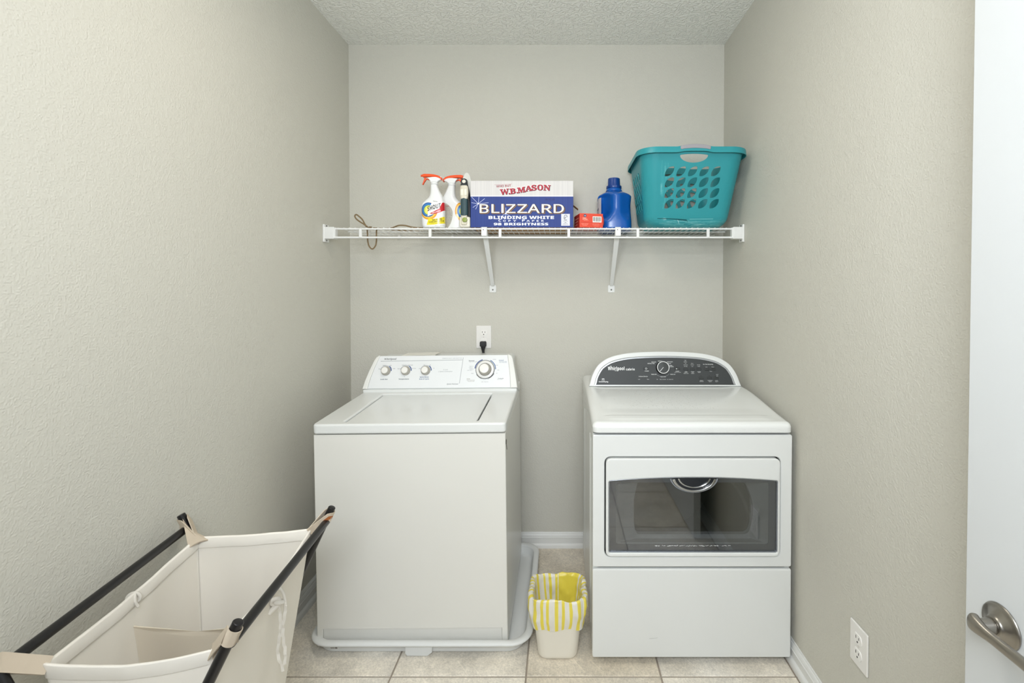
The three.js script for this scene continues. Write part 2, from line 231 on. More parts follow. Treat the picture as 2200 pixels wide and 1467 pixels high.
/* ---------- washing machine ---------- */
const font = (ctx, size, txt, x, y, { w = '', f = 'sans-serif', c = '#333', a = 'center', rot = 0, sx = 1, it = '' } = {}) => { ctx.save(); ctx.translate(x, y); ctx.rotate(rot); ctx.scale(sx, 1); ctx.font = `${it} ${w} ${size}px ${f}`.trim(); ctx.fillStyle = c; ctx.textAlign = a; ctx.textBaseline = 'middle'; ctx.fillText(txt, 0, 0); ctx.restore(); };
{
  const w = thing('washing_machine', 'white top-loading washing machine standing in the drip pan on the left', 'washing machine', [-0.5262, 0.0135, -1.695]);
  w.rotation.z = rad(0.55);
  const hx = 0.3415, SL = Math.tan(rad(2.3));                     // the top slopes down a little to the front
  const slope = (d) => d * SL;
  // cabinet: sloped-top body above, stiles either side of the kick panel below
  const body = ext(shape([[0, 0.071], [0, 0.7695], [-0.615, 0.7695 + slope(0.615)], [-0.615, 0.071]]), 2 * hx, 0.004).rotateY(-Math.PI / 2).translate(hx, 0, 0);
  add('cabinet', [body, rb(-hx, -hx + 0.021, 0.008, 0.082, -0.615, -0.0001, 0.003), rb(hx - 0.021, hx, 0.008, 0.082, -0.615, -0.0001, 0.003), bx(-hx + 0.01, hx - 0.01, 0.02, 0.075, -0.61, -0.05)], mat.enamelWarm, w);
  add('scratch', [tube([V(hx + 0.0004, 0.742, -0.02), V(hx + 0.0004, 0.735, -0.008), V(hx + 0.0004, 0.726, -0.016), V(hx + 0.0004, 0.716, -0.028), V(hx + 0.0004, 0.70, -0.036)], 0.0012, 24, 6), tube([V(hx + 0.0004, 0.738, -0.026), V(hx + 0.0004, 0.73, -0.028), V(hx + 0.0004, 0.722, -0.021)], 0.0009, 16, 6)], M(0x5a564e, 0.7), w, 'dark scratch mark on the side');
  add('kick_panel', rb(-hx + 0.021, hx - 0.021, 0.012, 0.0695, -0.03, -0.0045, 0.002), mat.enamelWarm, w);
  for (const [x, z] of [[-0.3, -0.05], [0.3, -0.05], [-0.3, -0.57], [0.3, -0.57]]) add('foot', cyl(0.02, 0.016, 0.022, 16).translate(x, 0.011, z), mat.blackSoft, w);
  // top with its lid well
  const flat = (s, h, b) => ext(s, h, b).rotateX(-Math.PI / 2);   // shape (x, -z) laid flat, thickness upwards
  const topS = rrect(-hx - 0.0025, hx + 0.0025, -0.004, 0.61, [0.02, 0.02, 0.004, 0.004]);
  topS.holes.push(rrect(-0.2435, 0.2405, 0.0245, 0.415, [0.012, 0.012, 0.006, 0.006], THREE.Path));
  const lay = (g) => g.applyMatrix4(new THREE.Matrix4().makeRotationX(rad(2.3))).translate(0, 0.7725, 0);
  add('top_panel', lay(flat(topS, 0.036, 0.007)), mat.enamel, w);
  add('lid', lay(flat(rrect(-0.2400, 0.2330, 0.0285, 0.413, [0.012, 0.012, 0.004, 0.004]), 0.014, 0.0035).translate(0, 0.0165, 0)), mat.enamel, w);
  add('lid_gap_shade', lay(bx(-0.26, 0.26, 0.002, 0.006, -0.43, -0.012)), M(0x4a4b4b, 0.8), w, 'dark sheet under the lid for the shade in its gap');  // dark colour stands in for the shade inside the lid gap
  // console, leaning back
  const LEAN = rad(19), CZ = -0.4385, CY = 0.8265, px = (x) => (x - 945.5) * 0.002075, py = (y) => (838 - y) * 0.00202;
  const con = (g) => g.applyMatrix4(new THREE.Matrix4().makeRotationX(-LEAN)).translate(0, CY + 0.0135, CZ);
  const pts = [[778.5, 838], [782, 820], [788.5, 798], [797, 775], [801.5, 766.5], [807, 762.5], [1092, 762.5], [1098, 765.5], [1101.5, 773], [1106, 797], [1110, 820], [1112.5, 838]].map(([a, b]) => [px(a), py(b)]);
  const silS = shape(pts);
  add('console', [con(ext(silS, 0.12, 0.006).translate(0, 0, -0.124)), rb(px(779), px(1111.5), CY - 0.004, CY + 0.012, CZ - 0.17, CZ + 0.0, 0.005), rb(px(800), px(1100), CY, CY + 0.145, CZ - 0.215, CZ - 0.1, 0.02)], mat.enamel, w);
  const capL = [[778.5, 837.5], [782, 820], [788.5, 798], [797, 775], [801.5, 766.5], [807, 762.5], [809.5, 762.7], [800, 790], [793, 815], [789, 837.5]].map(([a, b]) => [px(a), py(b)]);
  const capR = [[1112.5, 837.5], [1110, 820], [1106, 797], [1101.5, 773], [1098, 765.5], [1092, 762.5], [1089.5, 762.7], [1093, 790], [1096, 815], [1097.5, 837.5]].map(([a, b]) => [px(a), py(b)]).reverse();
  for (const c of [capL, capR]) add('end_cap', con(ext(shape(c), 0.02, 0.0035).translate(0, 0, -0.0175)), M(0xe7e7e1, 0.4), w);
  const S = 6, U = (x) => (x - 785) * S, Q = (y) => (y - 760) * S;
  const print = canvasTex(320 * S, 80 * S, (g, W, H) => {
    g.fillStyle = '#e8eaea'; g.fillRect(0, 0, W, H);
    const L = (x0, y0, x1, y1, c, lw) => { g.strokeStyle = c; g.lineWidth = lw * S; g.beginPath(); g.moveTo(U(x0), Q(y0)); g.lineTo(U(x1), Q(y1)); g.stroke(); };
    const t = (s, str, x, y, o) => font(g, s * S, str, U(x), Q(y), o);
    L(812, 775.8, 991, 774.3, '#8d9296', 0.8); L(992.5, 769, 987, 827, '#84898d', 0.7);
    t(5.2, 'Whirlpool', 832, 770.6, { f: 'serif', it: 'italic', w: 'bold', c: '#3a3c40' });
    t(2.6, 'COMMERCIAL QUALITY  SUPER CAPACITY PLUS', 968, 770.6, { c: '#9aa0a4', sx: 0.8 });
    for (const [x, l] of [[825, ['SMALL', 'MEDIUM', 'LARGE', 'SUPER']], [868.5, ['COLD COLD', 'WARM COLD', 'WARM WARM', 'HOT COLD']], [912, ['OFF', 'ON', 'ON', 'ON']]]) {
      t(2.3, l[0], x - 13.5, 793, { c: '#7c8085', sx: 0.8 }); t(2.3, l[1], x - 4, 785, { c: '#7c8085', sx: 0.8 }); t(2.3, l[2], x + 9, 785, { c: '#7c8085', sx: 0.8 }); t(2.3, l[3], x + 17.5, 792.5, { c: '#7c8085', sx: 0.8 });
      g.strokeStyle = '#3e5688'; g.lineWidth = 2 * S; g.beginPath(); g.arc(U(x), Q(797), 12 * S, -0.95, 0.05); g.stroke();
      g.strokeStyle = '#8f959c'; g.lineWidth = 0.7 * S; g.beginPath(); g.arc(U(x), Q(797), 11.4 * S, -3.0, -0.95); g.stroke();
    }
    t(3.6, 'Load Size', 823, 816, { w: 'bold', c: '#3d4a55' }); t(2.6, '°F', 867, 811, { c: '#60656a' }); t(3.6, 'Temperature', 866, 816, { w: 'bold', c: '#3d4a55' });
    t(3.6, 'Extra Rinse', 910, 812, { w: 'bold', c: '#2f4a78' }); t(3.6, 'End of Cycle', 910, 816.4, { w: 'bold', c: '#2f4a78' });
    t(3.2, '8 Cycle', 955, 796, { it: 'italic', c: '#9ba0a3' }); t(3.2, '2 Speed Combination', 955, 800, { it: 'italic', c: '#8e9396' });
    t(3.8, 'Quiet Partner', 972, 828, { it: 'italic', w: 'bold', c: '#868b8e' });
    const cx = 1041.5, cy = 796, arc = (r, a, b, c, lw) => { g.strokeStyle = c; g.lineWidth = lw * S; g.beginPath(); g.arc(U(cx), Q(cy), r * S, a, b); g.stroke(); };
    arc(22.4, -3.05, -1.85, '#2c4584', 2.0); arc(22.6, -1.08, 0.0, '#56749e', 1.9); arc(21.6, 0.45, 1.2, '#6b6d6e', 1.7); arc(21.6, 1.9, 2.6, '#a7a59e', 1.5); arc(20.6, 0, 6.28, '#c4c7c9', 0.5);
    t(3.4, 'Normal', 1011, 776.5, { w: 'bold', c: '#33383d' }); t(2.2, 'HEAVY  SOIL  WHITES', 1015, 779, { c: '#8b8f93', sx: 0.85 });
    for (const [s, x, y] of [['HEAVY 14', 1011, 789], ['SUPER 12', 1010, 792], ['NORMAL 9', 1012, 795], ['LIGHT SOIL 6', 1008, 798], ['RINSE', 1014, 805], ['SPIN', 1070, 798], ['OFF', 1067, 805], ['10 min', 1066, 787], ['4 SPEED', 1061, 774], ['6', 1056, 777], ['OFF', 1031, 777], ['14', 1044, 776], ['OFF', 1049, 818]]) t(2.3, s, x, y, { c: '#8a8f95', sx: 0.85 });
    t(3.3, 'Casual', 1076, 776, { w: 'bold', c: '#5a6f94' }); t(2.3, 'PERMANENT PRESS', 1080, 779, { c: '#8d97a6', sx: 0.85 }); t(2.3, 'COOL DOWN RINSE', 1080, 781, { c: '#8d97a6', sx: 0.85 });
    t(3, 'Knits', 1006, 817, { w: 'bold', c: '#96938b' }); t(2.3, 'GENTLE AGITATION', 1011, 820, { c: '#97948c', sx: 0.85 }); t(2.3, 'DELICATE SPEED', 1012, 822.5, { c: '#97948c', sx: 0.85 });
    t(3, 'Prewash', 1076, 816.5, { w: 'bold', c: '#74777a' }); t(2.3, 'SOAK & SPIN', 1074, 819, { c: '#9b9d9f', sx: 0.85 }); t(2.8, 'Off · Pull On', 1042, 824, { c: '#a6a9ab' });
  });
  const fas = ext(shape([[809, 764], [1089.5, 764], [1093, 790], [1096, 815], [1097, 836.5], [789.5, 836.5], [793.5, 815], [800.5, 790]].map(([a, b]) => [px(a), py(b)]).reverse()), 0.006, 0.0012);
  planar(fas, px(785), px(1105), py(840), py(760));
  add('control_panel', con(fas.translate(0, 0, -0.0055)), M(0xffffff, 0.34, { map: print }), w, 'control panel with printed dial markings');
  // knobs stand square to the leaning face
  const knob = (name, x, y, r, h, k, ring) => {
    const place = (g) => con(g.rotateX(Math.PI / 2).translate(px(x), py(y), 0.0005));
    const m = add(name, place(lathe([[0, 0], [r, 0], [r * 0.98, h * 0.2], [r * 0.86, h * 0.55], [r * 0.8, h * 0.92], [r * 0.72, h], [0, h]])), M(0xb4afa4, 0.38), w);
    add('knob_cap', place(lathe([[0, 0], [r * k, 0], [r * k, h * 0.16], [r * k * 0.9, h * 0.22], [0, h * 0.24]]).translate(0, h * 0.98, 0)), M(0xeeece6, 0.35), m);
    if (ring) { add('dial_ring', place(lathe([[r * 1.02, 0], [r * 1.42, 0], [r * 1.42, 0.004], [r * 1.36, 0.006], [r * 1.02, 0.006]])), M(0xe9e8e3, 0.35), m); add('dial_edge', place(lathe([[r * 1.425, 0], [r * 1.5, 0], [r * 1.5, 0.003], [r * 1.425, 0.0045]])), M(0x77777a, 0.4), m); }
    return m;
  };
  for (const x of [825.5, 868.5, 912]) knob('knob', x, 797.5, 0.0212, 0.018, 0.68);
  knob('dial', 1041.5, 796.5, 0.0285, 0.03, 0.74, true);
}
/* drip pan under the washing machine */
{
  const cx = -0.4988, cz = -1.998, p = thing('drip_pan', 'shallow white plastic drip pan on the tile floor under the washing machine', 'drip pan', [cx, 0, cz]);
  const hx = 0.402, hz = 0.340, R = (dx, y, r) => rectRing(hx + dx, hz + dx, r, y, 0, 0, 8, 3);
  const prof = [[-0.05, 0.0005, 0.05], [-0.036, 0.002, 0.058], [-0.031, 0.007, 0.06], [-0.024, 0.042, 0.066], [-0.012, 0.0425, 0.074], [-0.003, 0.0425, 0.08], [0, 0.046, 0.082], [0, 0.05, 0.082], [-0.0035, 0.0545, 0.08], [-0.012, 0.056, 0.074], [-0.022, 0.054, 0.068], [-0.026, 0.05, 0.066], [-0.031, 0.02, 0.06], [-0.04, 0.012, 0.052], [-0.05, 0.0115, 0.05]];
  add('tray', loft(prof.map(([d, y, r]) => R(d, y, r)), { cap1: true, cap0: true }), M(0xdfe1df, 0.5), p);
  add('drain_boss', ext(shape([[-0.05, 0.045], [-0.05, 0.008], [-0.042, 0], [0.030, 0], [0.040, 0.008], [0.046, 0.012], [0.046, 0.045]]), 0.014, 0.003).translate(0.002, 0.0006, hz - 0.0285), M(0xdcdedc, 0.45), p);
  const bars = canvasTex(128, 64, (g, W, H) => { g.fillStyle = '#e8e6e0'; g.fillRect(0, 0, W, H); const r = rng(9); for (let x = 6; x < 122;) { const b = 2 + r() * 7; g.fillStyle = r() < 0.5 ? '#2b2b2b' : '#6a6a66'; g.fillRect(x, 0, b, H); x += b + 2 + r() * 7; } });
  add('barcode_sticker', planar(bx(-0.317, -0.29, -0.008, 0.008, -0.0004, 0.0004), -0.317, -0.29, -0.008, 0.008).rotateX(rad(11.3)).translate(0, 0.025, hz - 0.0268), M(0xffffff, 0.5, { map: bars }), p, 'black and white barcode sticker');
}

/* ---------- dryer ---------- */
{
  const DXC = 0.4565, d = thing('clothes_dryer', 'white front-loading clothes dryer with dark rounded console on the right', 'dryer', [DXC, 0, -1.635]);
  const hx = 0.3425, px = (x) => (x - 1487.5) * (0.685 / 430.5), py = (y) => 0.8055 - (y - 930) * (0.781 / 483);
  for (const [x, z] of [[-0.3, -0.06], [0.3, -0.06], [-0.3, -0.62], [0.3, -0.62]]) add('foot', cyl(0.022, 0.018, 0.03, 16).translate(x, 0.015, z), mat.blackSoft, d);
  // body with raised ribs on its left side
  const ribs = []; for (const z of [-0.10, -0.16, -0.52]) ribs.push(rb(-hx - 0.001, -hx + 0.01, 0.08, 0.76, z - 0.008, z + 0.008, 0.004));
  const bodyS = new THREE.Shape(); bodyS.moveTo(-hx, 0.028); bodyS.lineTo(hx, 0.028); bodyS.lineTo(hx, 0.801); bodyS.lineTo(-hx, 0.801); bodyS.closePath();
  const HX0 = px(1318), HX1 = px(1660), HY0 = py(1178), HY1 = py(1032);
  // front of the body is open behind the door; the shell is four sides and a back
  add('cabinet', [rb(-hx + 0.001, -hx + 0.02, 0.028, 0.8, -0.69, -0.012, 0.004), rb(hx - 0.02, hx - 0.001, 0.028, 0.8, -0.69, -0.012, 0.004), bx(-hx + 0.004, hx - 0.004, 0.028, 0.045, -0.688, -0.015), bx(-hx + 0.004, hx - 0.004, 0.785, 0.8, -0.688, -0.015), bx(-hx + 0.004, hx - 0.004, 0.03, 0.8, -0.69, -0.675), ...ribs], mat.enamel, d);
  // top: gently rising, rounded all round, with a shallow pressed ledge near the front
  {
    const nx = 84, nz = 110, R = 0.02, x0 = -hx - 0.0005, x1 = hx + 0.0005, z1 = 0.004, z0 = -0.69, pos = [], uv = [], idx = [];
    const warp = (t) => { const e = 0.12; return t < e ? e * (t / e) ** 1.6 * 0.55 : t > 1 - e ? 1 - e * ((1 - t) / e) ** 1.6 * 0.55 : 0.55 * e + (t - e) / (1 - 2 * e) * (1 - 1.1 * e); };
    const specks = tileNoise(61, 16);
    for (let j = 0; j <= nz; j++) for (let i = 0; i <= nx; i++) {
      let x = x0 + (x1 - x0) * warp(i / nx), z = z1 + (z0 - z1) * (j / nz) ** 1.55;
      const rise = 0.8415 + 0.037 * sm(0, 1, Math.min(1, (z1 - z) / 0.43)) ** 0.85;
      let a = Math.max(0, R - Math.min(x - x0, x1 - x)), b = Math.max(0, R - (z1 - z)), q = Math.hypot(a, b);
      if (q > R) { const k = R / q, na = a * k, nb = b * k; if (a > 0) x = x - x0 < R ? x0 + R - na : x1 - R + na; if (b > 0) z = z1 - R + nb; a = na; b = nb; q = R; }
      let y = rise - (R - Math.sqrt(Math.max(0, R * R - q * q))) * 0.85;
      // ledge, and the slight dishing behind it
      y += 0.0026 * (1 - sm(0.074, 0.080, z1 - z)) * sm(0.04, 0.075, x - x0) * sm(0.04, 0.09, x1 - x) * sm(0.02, 0.05, z1 - z);
      const dish = sm(0.03, 0.07, x - x0) * sm(0.04, 0.10, x1 - x) * sm(0.09, 0.16, z1 - z); y -= 0.0022 * dish;
      pos.push(x, y, z); uv.push(x, z);
    }
    for (let j = 0; j < nz; j++) for (let i = 0; i < nx; i++) { const a = j * (nx + 1) + i; idx.push(a, a + 1, a + nx + 2, a, a + nx + 2, a + nx + 1); }
    const g = new THREE.BufferGeometry(); g.setAttribute('position', new THREE.Float32BufferAttribute(pos, 3)); g.setAttribute('uv', new THREE.Float32BufferAttribute(uv, 2)); g.setIndex(idx); g.computeVertexNormals();
    // skirt below the rounded edge
    const edge = []; const P = (i, j) => V(pos[3 * (j * (nx + 1) + i)], pos[3 * (j * (nx + 1) + i) + 1], pos[3 * (j * (nx + 1) + i) + 2]);
    for (let j = nz; j >= 0; j--) edge.push(P(0, j)); for (let i = 1; i <= nx; i++) edge.push(P(i, 0)); for (let j = 1; j <= nz; j++) edge.push(P(nx, j));
    const low = edge.map((p) => V(p.x, 0.8075, p.z)), low2 = edge.map((p) => V(p.x * 0.985, 0.8065, p.z - 0.003));
    const skirt = loft([edge.slice().reverse(), low.slice().reverse(), low2.slice().reverse()].reverse(), { closed: false });
    // lint and scuffs lie scattered over the top
    const r = rng(404), marks = Array.from({ length: 900 }, () => { const gx = (r() + r()) / 2, gy = r() ** 0.8; return [0.05 + 0.66 * gx + 0.2 * r() * r(), gy, r() * 6.28, 1 + 4.5 * r() * r(), r()]; });
    const map = canvasTex(1400, 1400, (c, W, H) => { c.fillStyle = '#e9ebe8'; c.fillRect(0, 0, W, H); c.lineCap = 'round'; for (const [mx, my, a, L, t] of marks) { c.strokeStyle = t < 0.3 ? '#8b8b84' : t < 0.65 ? '#bcbdb6' : t < 0.8 ? '#f4f5f3' : '#d2d2cb'; c.lineWidth = 1.1 + 1.7 * t; const x = mx * W, y = (0.1 + 0.68 * my) * H; c.beginPath(); c.moveTo(x, y); c.quadraticCurveTo(x + L * 2 * Math.cos(a + 1), y + L * Math.sin(a + 1), x + L * 2 * Math.cos(a), y + L * 2 * Math.sin(a)); c.stroke(); } });
    const topG = merge([planarXZ(g, x0, x1, z0, z1), skirt]);
    function planarXZ(q) { const p = q.attributes.position, a = new Float32Array(p.count * 2); for (let i = 0; i < p.count; i++) { a[2 * i] = (p.getX(i) - x0) / (x1 - x0); a[2 * i + 1] = (z1 - p.getZ(i)) / (z1 - z0); } q.setAttribute('uv', new THREE.BufferAttribute(a, 2)); return q; }
    const ms = MP(0xffffff, 0.27, { map, clearcoat: 0.4, clearcoatRoughness: 0.12 });
    add('top_panel', topG, ms, d, 'white top sprinkled with lint and scuff marks');
  }
  // front panels
  const up = rrect(-hx, hx, py(1217), py(934), 0.008), DX0 = px(1298), DX1 = px(1678), DY0 = py(1195.5), DY1 = py(981);
  up.holes.push(rrect(DX0, DX1, DY0, DY1, 0.024, THREE.Path));
  add('front_panel', ext(up, 0.03, 0.004).translate(0, 0, -0.03), mat.enamel, d);
  add('lower_panel', ext(rrect(-hx - 0.0005, hx + 0.0005, py(1413), py(1221.5), 0.008), 0.03, 0.005).translate(0, 0, -0.03), mat.enamel, d);
  add('door_gap_shade', (() => { const s = rrect(DX0 - 0.006, DX1 + 0.006, DY0 - 0.006, DY1 + 0.006, 0.026); s.holes.push(rrect(DX0 + 0.02, DX1 - 0.02, DY0 + 0.02, DY1 - 0.02, 0.02, THREE.Path)); return ext(s, 0.01).translate(0, 0, -0.032); })(), M(0x2d2e2f, 0.8), d, 'dark ring for the shade in the gap round the door');  // no real seal: dark ring paints the shade in the door gap
  // door: white frame, glass, printed border, inner bowl
  const g = 0.0042, GX0 = px(1306.5), GX1 = px(1671), GY0 = py(1184.5), GTE = py(1030.5), GTM = py(1023), r = 0.008;
  const glassS = (i, P = THREE.Shape) => { const s = new P(); s.moveTo(GX0 + r, GY0 + i); s.lineTo(GX1 - r, GY0 + i); s.quadraticCurveTo(GX1 - i, GY0 + i, GX1 - i, GY0 + r); s.lineTo(GX1 - i, GTE - r); s.quadraticCurveTo(GX1 - i, GTE - i, GX1 - r, GTE - i + 0.0006); s.quadraticCurveTo((GX0 + GX1) / 2, 2 * GTM - GTE - i, GX0 + r, GTE - i + 0.0006); s.quadraticCurveTo(GX0 + i, GTE - i, GX0 + i, GTE - r); s.lineTo(GX0 + i, GY0 + r); s.quadraticCurveTo(GX0 + i, GY0 + i, GX0 + r, GY0 + i); return s; };
  const fr = rrect(DX0 + g, DX1 - g, DY0 + g, DY1 - g, 0.021); fr.holes.push(glassS(0, THREE.Path));
  const door = add('door', ext(fr, 0.032, 0.004, 4, 20).translate(0, 0, -0.024), mat.enamel, d);
  add('door_trim', (() => { const s = glassS(0.0003); s.holes.push(glassS(0.0032, THREE.Path)); return ext(s, 0.008, 0.001, 2, 20).translate(0, 0, -0.004); })(), M(0x9aa0a8, 0.25, { metalness: 0.7 }), door, 'thin silver edge round the glass');
  add('door_glass', ext(glassS(0.003), 0.003, 0, 1, 20).translate(0, 0, -0.0035), MP(0xdcdedf, 0.03, { transmission: 1, thickness: 0, ior: 1.95 }), door);
  const IX0 = px(1323), IX1 = px(1654), IY0 = py(1170), IY1 = py(1037), NX0 = px(1362) + 0.014, NX1 = px(1611) + 0.016, NY0 = py(1146) - 0.027, NY1 = py(1034) - 0.01;
  const border = glassS(0.003); border.holes.push(rrect(IX0, IX1, IY0, IY1, 0.012, THREE.Path));
  add('glass_border', ext(border, 0.002, 0, 1, 20).translate(0, 0, -0.0075), M(0x6b7077, 0.5), door, 'grey band round the window');
  // sloping inner frame from the window to the smaller opening
  {
    const oc = [(IX0 + IX1) / 2, (IY0 + IY1) / 2], ring = (x0, x1, y0, y1, rr, z) => rectRing((x1 - x0) / 2, (y1 - y0) / 2, rr, 0, 0, 0, 6, 8).map((p) => V(p.x + (x0 + x1) / 2, p.z + (y0 + y1) / 2, z));
    const bow = (pts) => pts.map((p) => { const k = (p.y - NY0) / (NY1 - NY0); const s = p.x > oc[0] ? 1 : -1; const m = Math.abs(p.x - oc[0]) / ((NX1 - NX0) / 2); return V(p.x + s * m ** 6 * 0.016 * (Math.sin(Math.PI * Math.min(1, Math.max(0, k))) - 0.9 * k * k), p.y, p.z); });
    add('inner_frame', toCreasedNormals(loft([ring(IX0 - 0.004, IX1 + 0.004, IY0 - 0.004, IY1 + 0.004, 0.014, -0.008), ring(IX0 + 0.003, IX1 - 0.003, IY0 + 0.003, IY1, 0.014, -0.014), bow(ring(NX0 - 0.012, NX1 + 0.012, NY0 - 0.012, NY1, 0.014, -0.045)), bow(ring(NX0, NX1, NY0, NY1, 0.014, -0.052)), bow(ring(NX0, NX1, NY0, NY1, 0.014, -0.075))]), 0.7), M(0x9c9e9f, 0.42, { side: THREE.DoubleSide }), door, 'grey moulded inner frame');
    add('inner_glass', bx(NX0 - 0.004, NX1 + 0.012, NY0 - 0.002, NY1 + 0.002, -0.072, -0.070), MP(0xd2d5d0, 0.06, { transmission: 1, thickness: 0 }), door);
  }
  // worn flecks of coating along the foot of the window
  {
    const r = rng(19), bits = []; for (let k = 0; k < 95; k++) { const q = (r() + r()) / 2, x = px(1388 + 205 * q), y = py(1171.3 + 1.8 * (r() - 0.5)), w = 0.0008 + 0.004 * r() * r(), h = 0.0004 + 0.0011 * r() * (1 - Math.abs(q - 0.3)); bits.push(bx(-w, w, -h, h, -0.0001, 0.0001).rotateZ(0.5 * (r() - 0.5)).translate(x, y, -0.0003)); }
    add('worn_coating', bits, M(0xd5d7d6, 0.6), door, 'white flecks of worn coating along the glass foot');
  }
  add('scratch', [bx(-0.012, 0.004, -0.0004, 0.0004, -0.0002, 0.0002).rotateZ(0.05).translate(px(1403), py(1371), 0.0001), bx(-0.004, 0.012, -0.0003, 0.0003, -0.0002, 0.0002).rotateZ(0.16).translate(px(1406), py(1370.6), 0.0001)], M(0xa9aaa6, 0.6), d, 'fine scratch on the lower panel');
  // half-round grip at the top of the glass
  {
    const gx = px(1491), gy = GTM + 0.003, s = new THREE.Shape(); s.absarc(gx, gy, 0.081, Math.PI, 2 * Math.PI); s.closePath();
    const half = (ro, ri) => { const a = new THREE.Shape(); a.absarc(gx, gy, ro, Math.PI * 1.045, Math.PI * 1.955); const b = []; for (let i = 0; i <= 24; i++) { const t = Math.PI * (1.955 - 0.91 * i / 24); a.lineTo(gx + ri * Math.cos(t), gy + ri * Math.sin(t)); } a.closePath(); return a; };
    const sq = (q) => q.translate(0, -gy, 0).scale(1, 0.66, 1).translate(0, gy - 0.0035, 0);
    add('door_handle', sq(ext(half(0.0765, 0.0665), 0.012, 0.003, 3, 30).translate(0, 0, -0.004)), mat.chrome, door, 'chrome half-round grip');
    add('grip_pocket', sq(ext(half(0.0675, 0.001), 0.003, 0, 1, 30).translate(0, 0, -0.002)), M(0x23262a, 0.2), door);
    add('grip_ring', sq(ext(half(0.057, 0.051), 0.007, 0.002, 2, 30).translate(0, 0, -0.002)), mat.chrome, door);
    add('grip_inner_ring', sq(ext(half(0.083, 0.079), 0.005, 0.001, 2, 30).translate(0, 0, -0.004)), M(0x8d9299, 0.35), door);
  }
  // drum seen through the glass
  {
    const drum = loft([0, -0.16, -0.40, -0.52].map((z, k) => ovalRing([0.235, 0.285, 0.285, 0.27][k], [0.235, 0.285, 0.285, 0.27][k], 2, 0, 0, 0, 48).map((p) => V(p.x, p.z + 0.44, z - 0.09))), { cap1: true });
    add('drum', drum, M(0xbcbdb7, 0.45, { side: THREE.DoubleSide }), d);
    const baffles = []; for (const a of [200, 320, 80]) { const t = rad(a), c = V(0.255 * Math.cos(t), 0.44 + 0.255 * Math.sin(t), 0); baffles.push(rb(-0.02, 0.02, -0.03, 0.035, -0.5, -0.13, 0.015).rotateZ(t + Math.PI / 2).translate(c.x, c.y, 0)); }
    for (const b of baffles) add('drum_baffle', b, M(0xcfd0cb, 0.45), d);
    add('drum_rim', new THREE.TorusGeometry(0.232, 0.008, 10, 60).translate(0, 0.44, -0.09), M(0xb5b6b2, 0.35), d);
    add('inner_wall', (() => { const s = rrect(-hx + 0.01, hx - 0.01, 0.32, 0.79, 0.01); const hp = new THREE.Path(); hp.absarc(0, 0.44, 0.2345, 0, Math.PI * 2, true); s.holes.push(hp); return ext(s, 0.004, 0, 1, 40).translate(0, 0, -0.088); })(), M(0x7e817e, 0.6), d);
  }
  // console: white arch with a dark fascia, leaning back
  {
    const LEAN = rad(14), cx = (x) => (x - 1429) * 0.002, cy = (y) => (829.5 - y) * 0.00206, Z0 = -0.425, Y0 = 0.8795;
    const con = (q) => q.applyMatrix4(new THREE.Matrix4().makeRotationX(-LEAN)).translate(-0.0015, Y0, Z0);
    const half = [[1265, 829.5], [1267.5, 822], [1272, 808], [1278, 796], [1285, 786], [1294, 778.5], [1308, 770.5], [1326, 764.8], [1350, 760.5], [1385, 758], [1429, 757]];
    const L = half.map(([a, b]) => [cx(a), cy(b)]), full = [...L, ...L.slice(0, -1).reverse().map(([a, b]) => [-a, b])];
    const inset = (k, kb) => { const pts = full.map(([a, b], i) => { const A = full[Math.max(i - 1, 0)], B = full[Math.min(i + 1, full.length - 1)], dx = B[0] - A[0], dy = B[1] - A[1], l = Math.hypot(dx, dy); return [a + dy / l * k, b - dx / l * k]; }); pts[0][1] = pts.at(-1)[1] = kb; return pts; };
    const smooth = (pts) => new THREE.CatmullRomCurve3(pts.map(([a, b]) => V(a, b, 0)), false, 'centripetal').getPoints(90).map((p) => [p.x, p.y]);
    const arch = (o, i) => shape([...o, ...i.slice().reverse()].reverse()), solid = (p) => shape(p.slice().reverse());
    const E0 = smooth(full), E1 = smooth(inset(0.0205, 0)), E2 = smooth(inset(0.0225, 0.0055)), E3 = smooth(inset(0.0265, 0.0075));
    add('console', [con(ext(solid(E0), 0.15, 0.008, 4).translate(0, 0, -0.156)), con(ext(arch(E0, E1), 0.012, 0.0035, 3).translate(0, 0, -0.008)), con(rb(E1[0][0] - 0.004, E1.at(-1)[0] + 0.004, 0, 0.0055, -0.008, 0.003, 0.0015))], mat.enamel, d);
    add('console_trim', con(ext(solid(E2), 0.004).translate(0, 0, -0.005)), M(0xb9bcbe, 0.3, { metalness: 0.6 }), d, 'silver edge round the dark panel');
    const fs = solid(E3);
    const S = 6, X0 = 1272, Y1 = 762, U = (x) => (x - X0) * S, Q = (y) => (y - Y1) * S;
    const print = canvasTex(316 * S, 68 * S, (c, W, H) => {
      c.fillStyle = '#373a3a'; c.fillRect(0, 0, W, H);
      const t = (s, str, x, y, o = {}) => font(c, s * S, str, U(x), Q(y), { c: '#d9dbd8', ...o });
      t(10.2, 'Whirlpool', 1325, 792.5, { w: 'bold', c: '#f2f3f1', sx: 0.76 }); t(6.6, 'cabrio', 1355.5, 794.3, { w: 'bold', c: '#eceeec' });
      c.strokeStyle = '#e8e9e7'; c.lineWidth = 0.8 * S; c.beginPath(); c.ellipse(U(1325), Q(791), 17 * S, 6.5 * S, -0.12, 3.2, 4.1); c.stroke(); c.beginPath(); c.ellipse(U(1324), Q(793), 8 * S, 4.5 * S, 0, 0.5, 1.9); c.stroke();
      t(3.6, '6th', 1296, 814.5, { w: 'bold', c: '#fff' }); t(2.8, 'SENSE', 1296, 817.6); t(3.2, 'SensorDrying', 1296.5, 820.2, { w: 'bold', c: '#fff' });
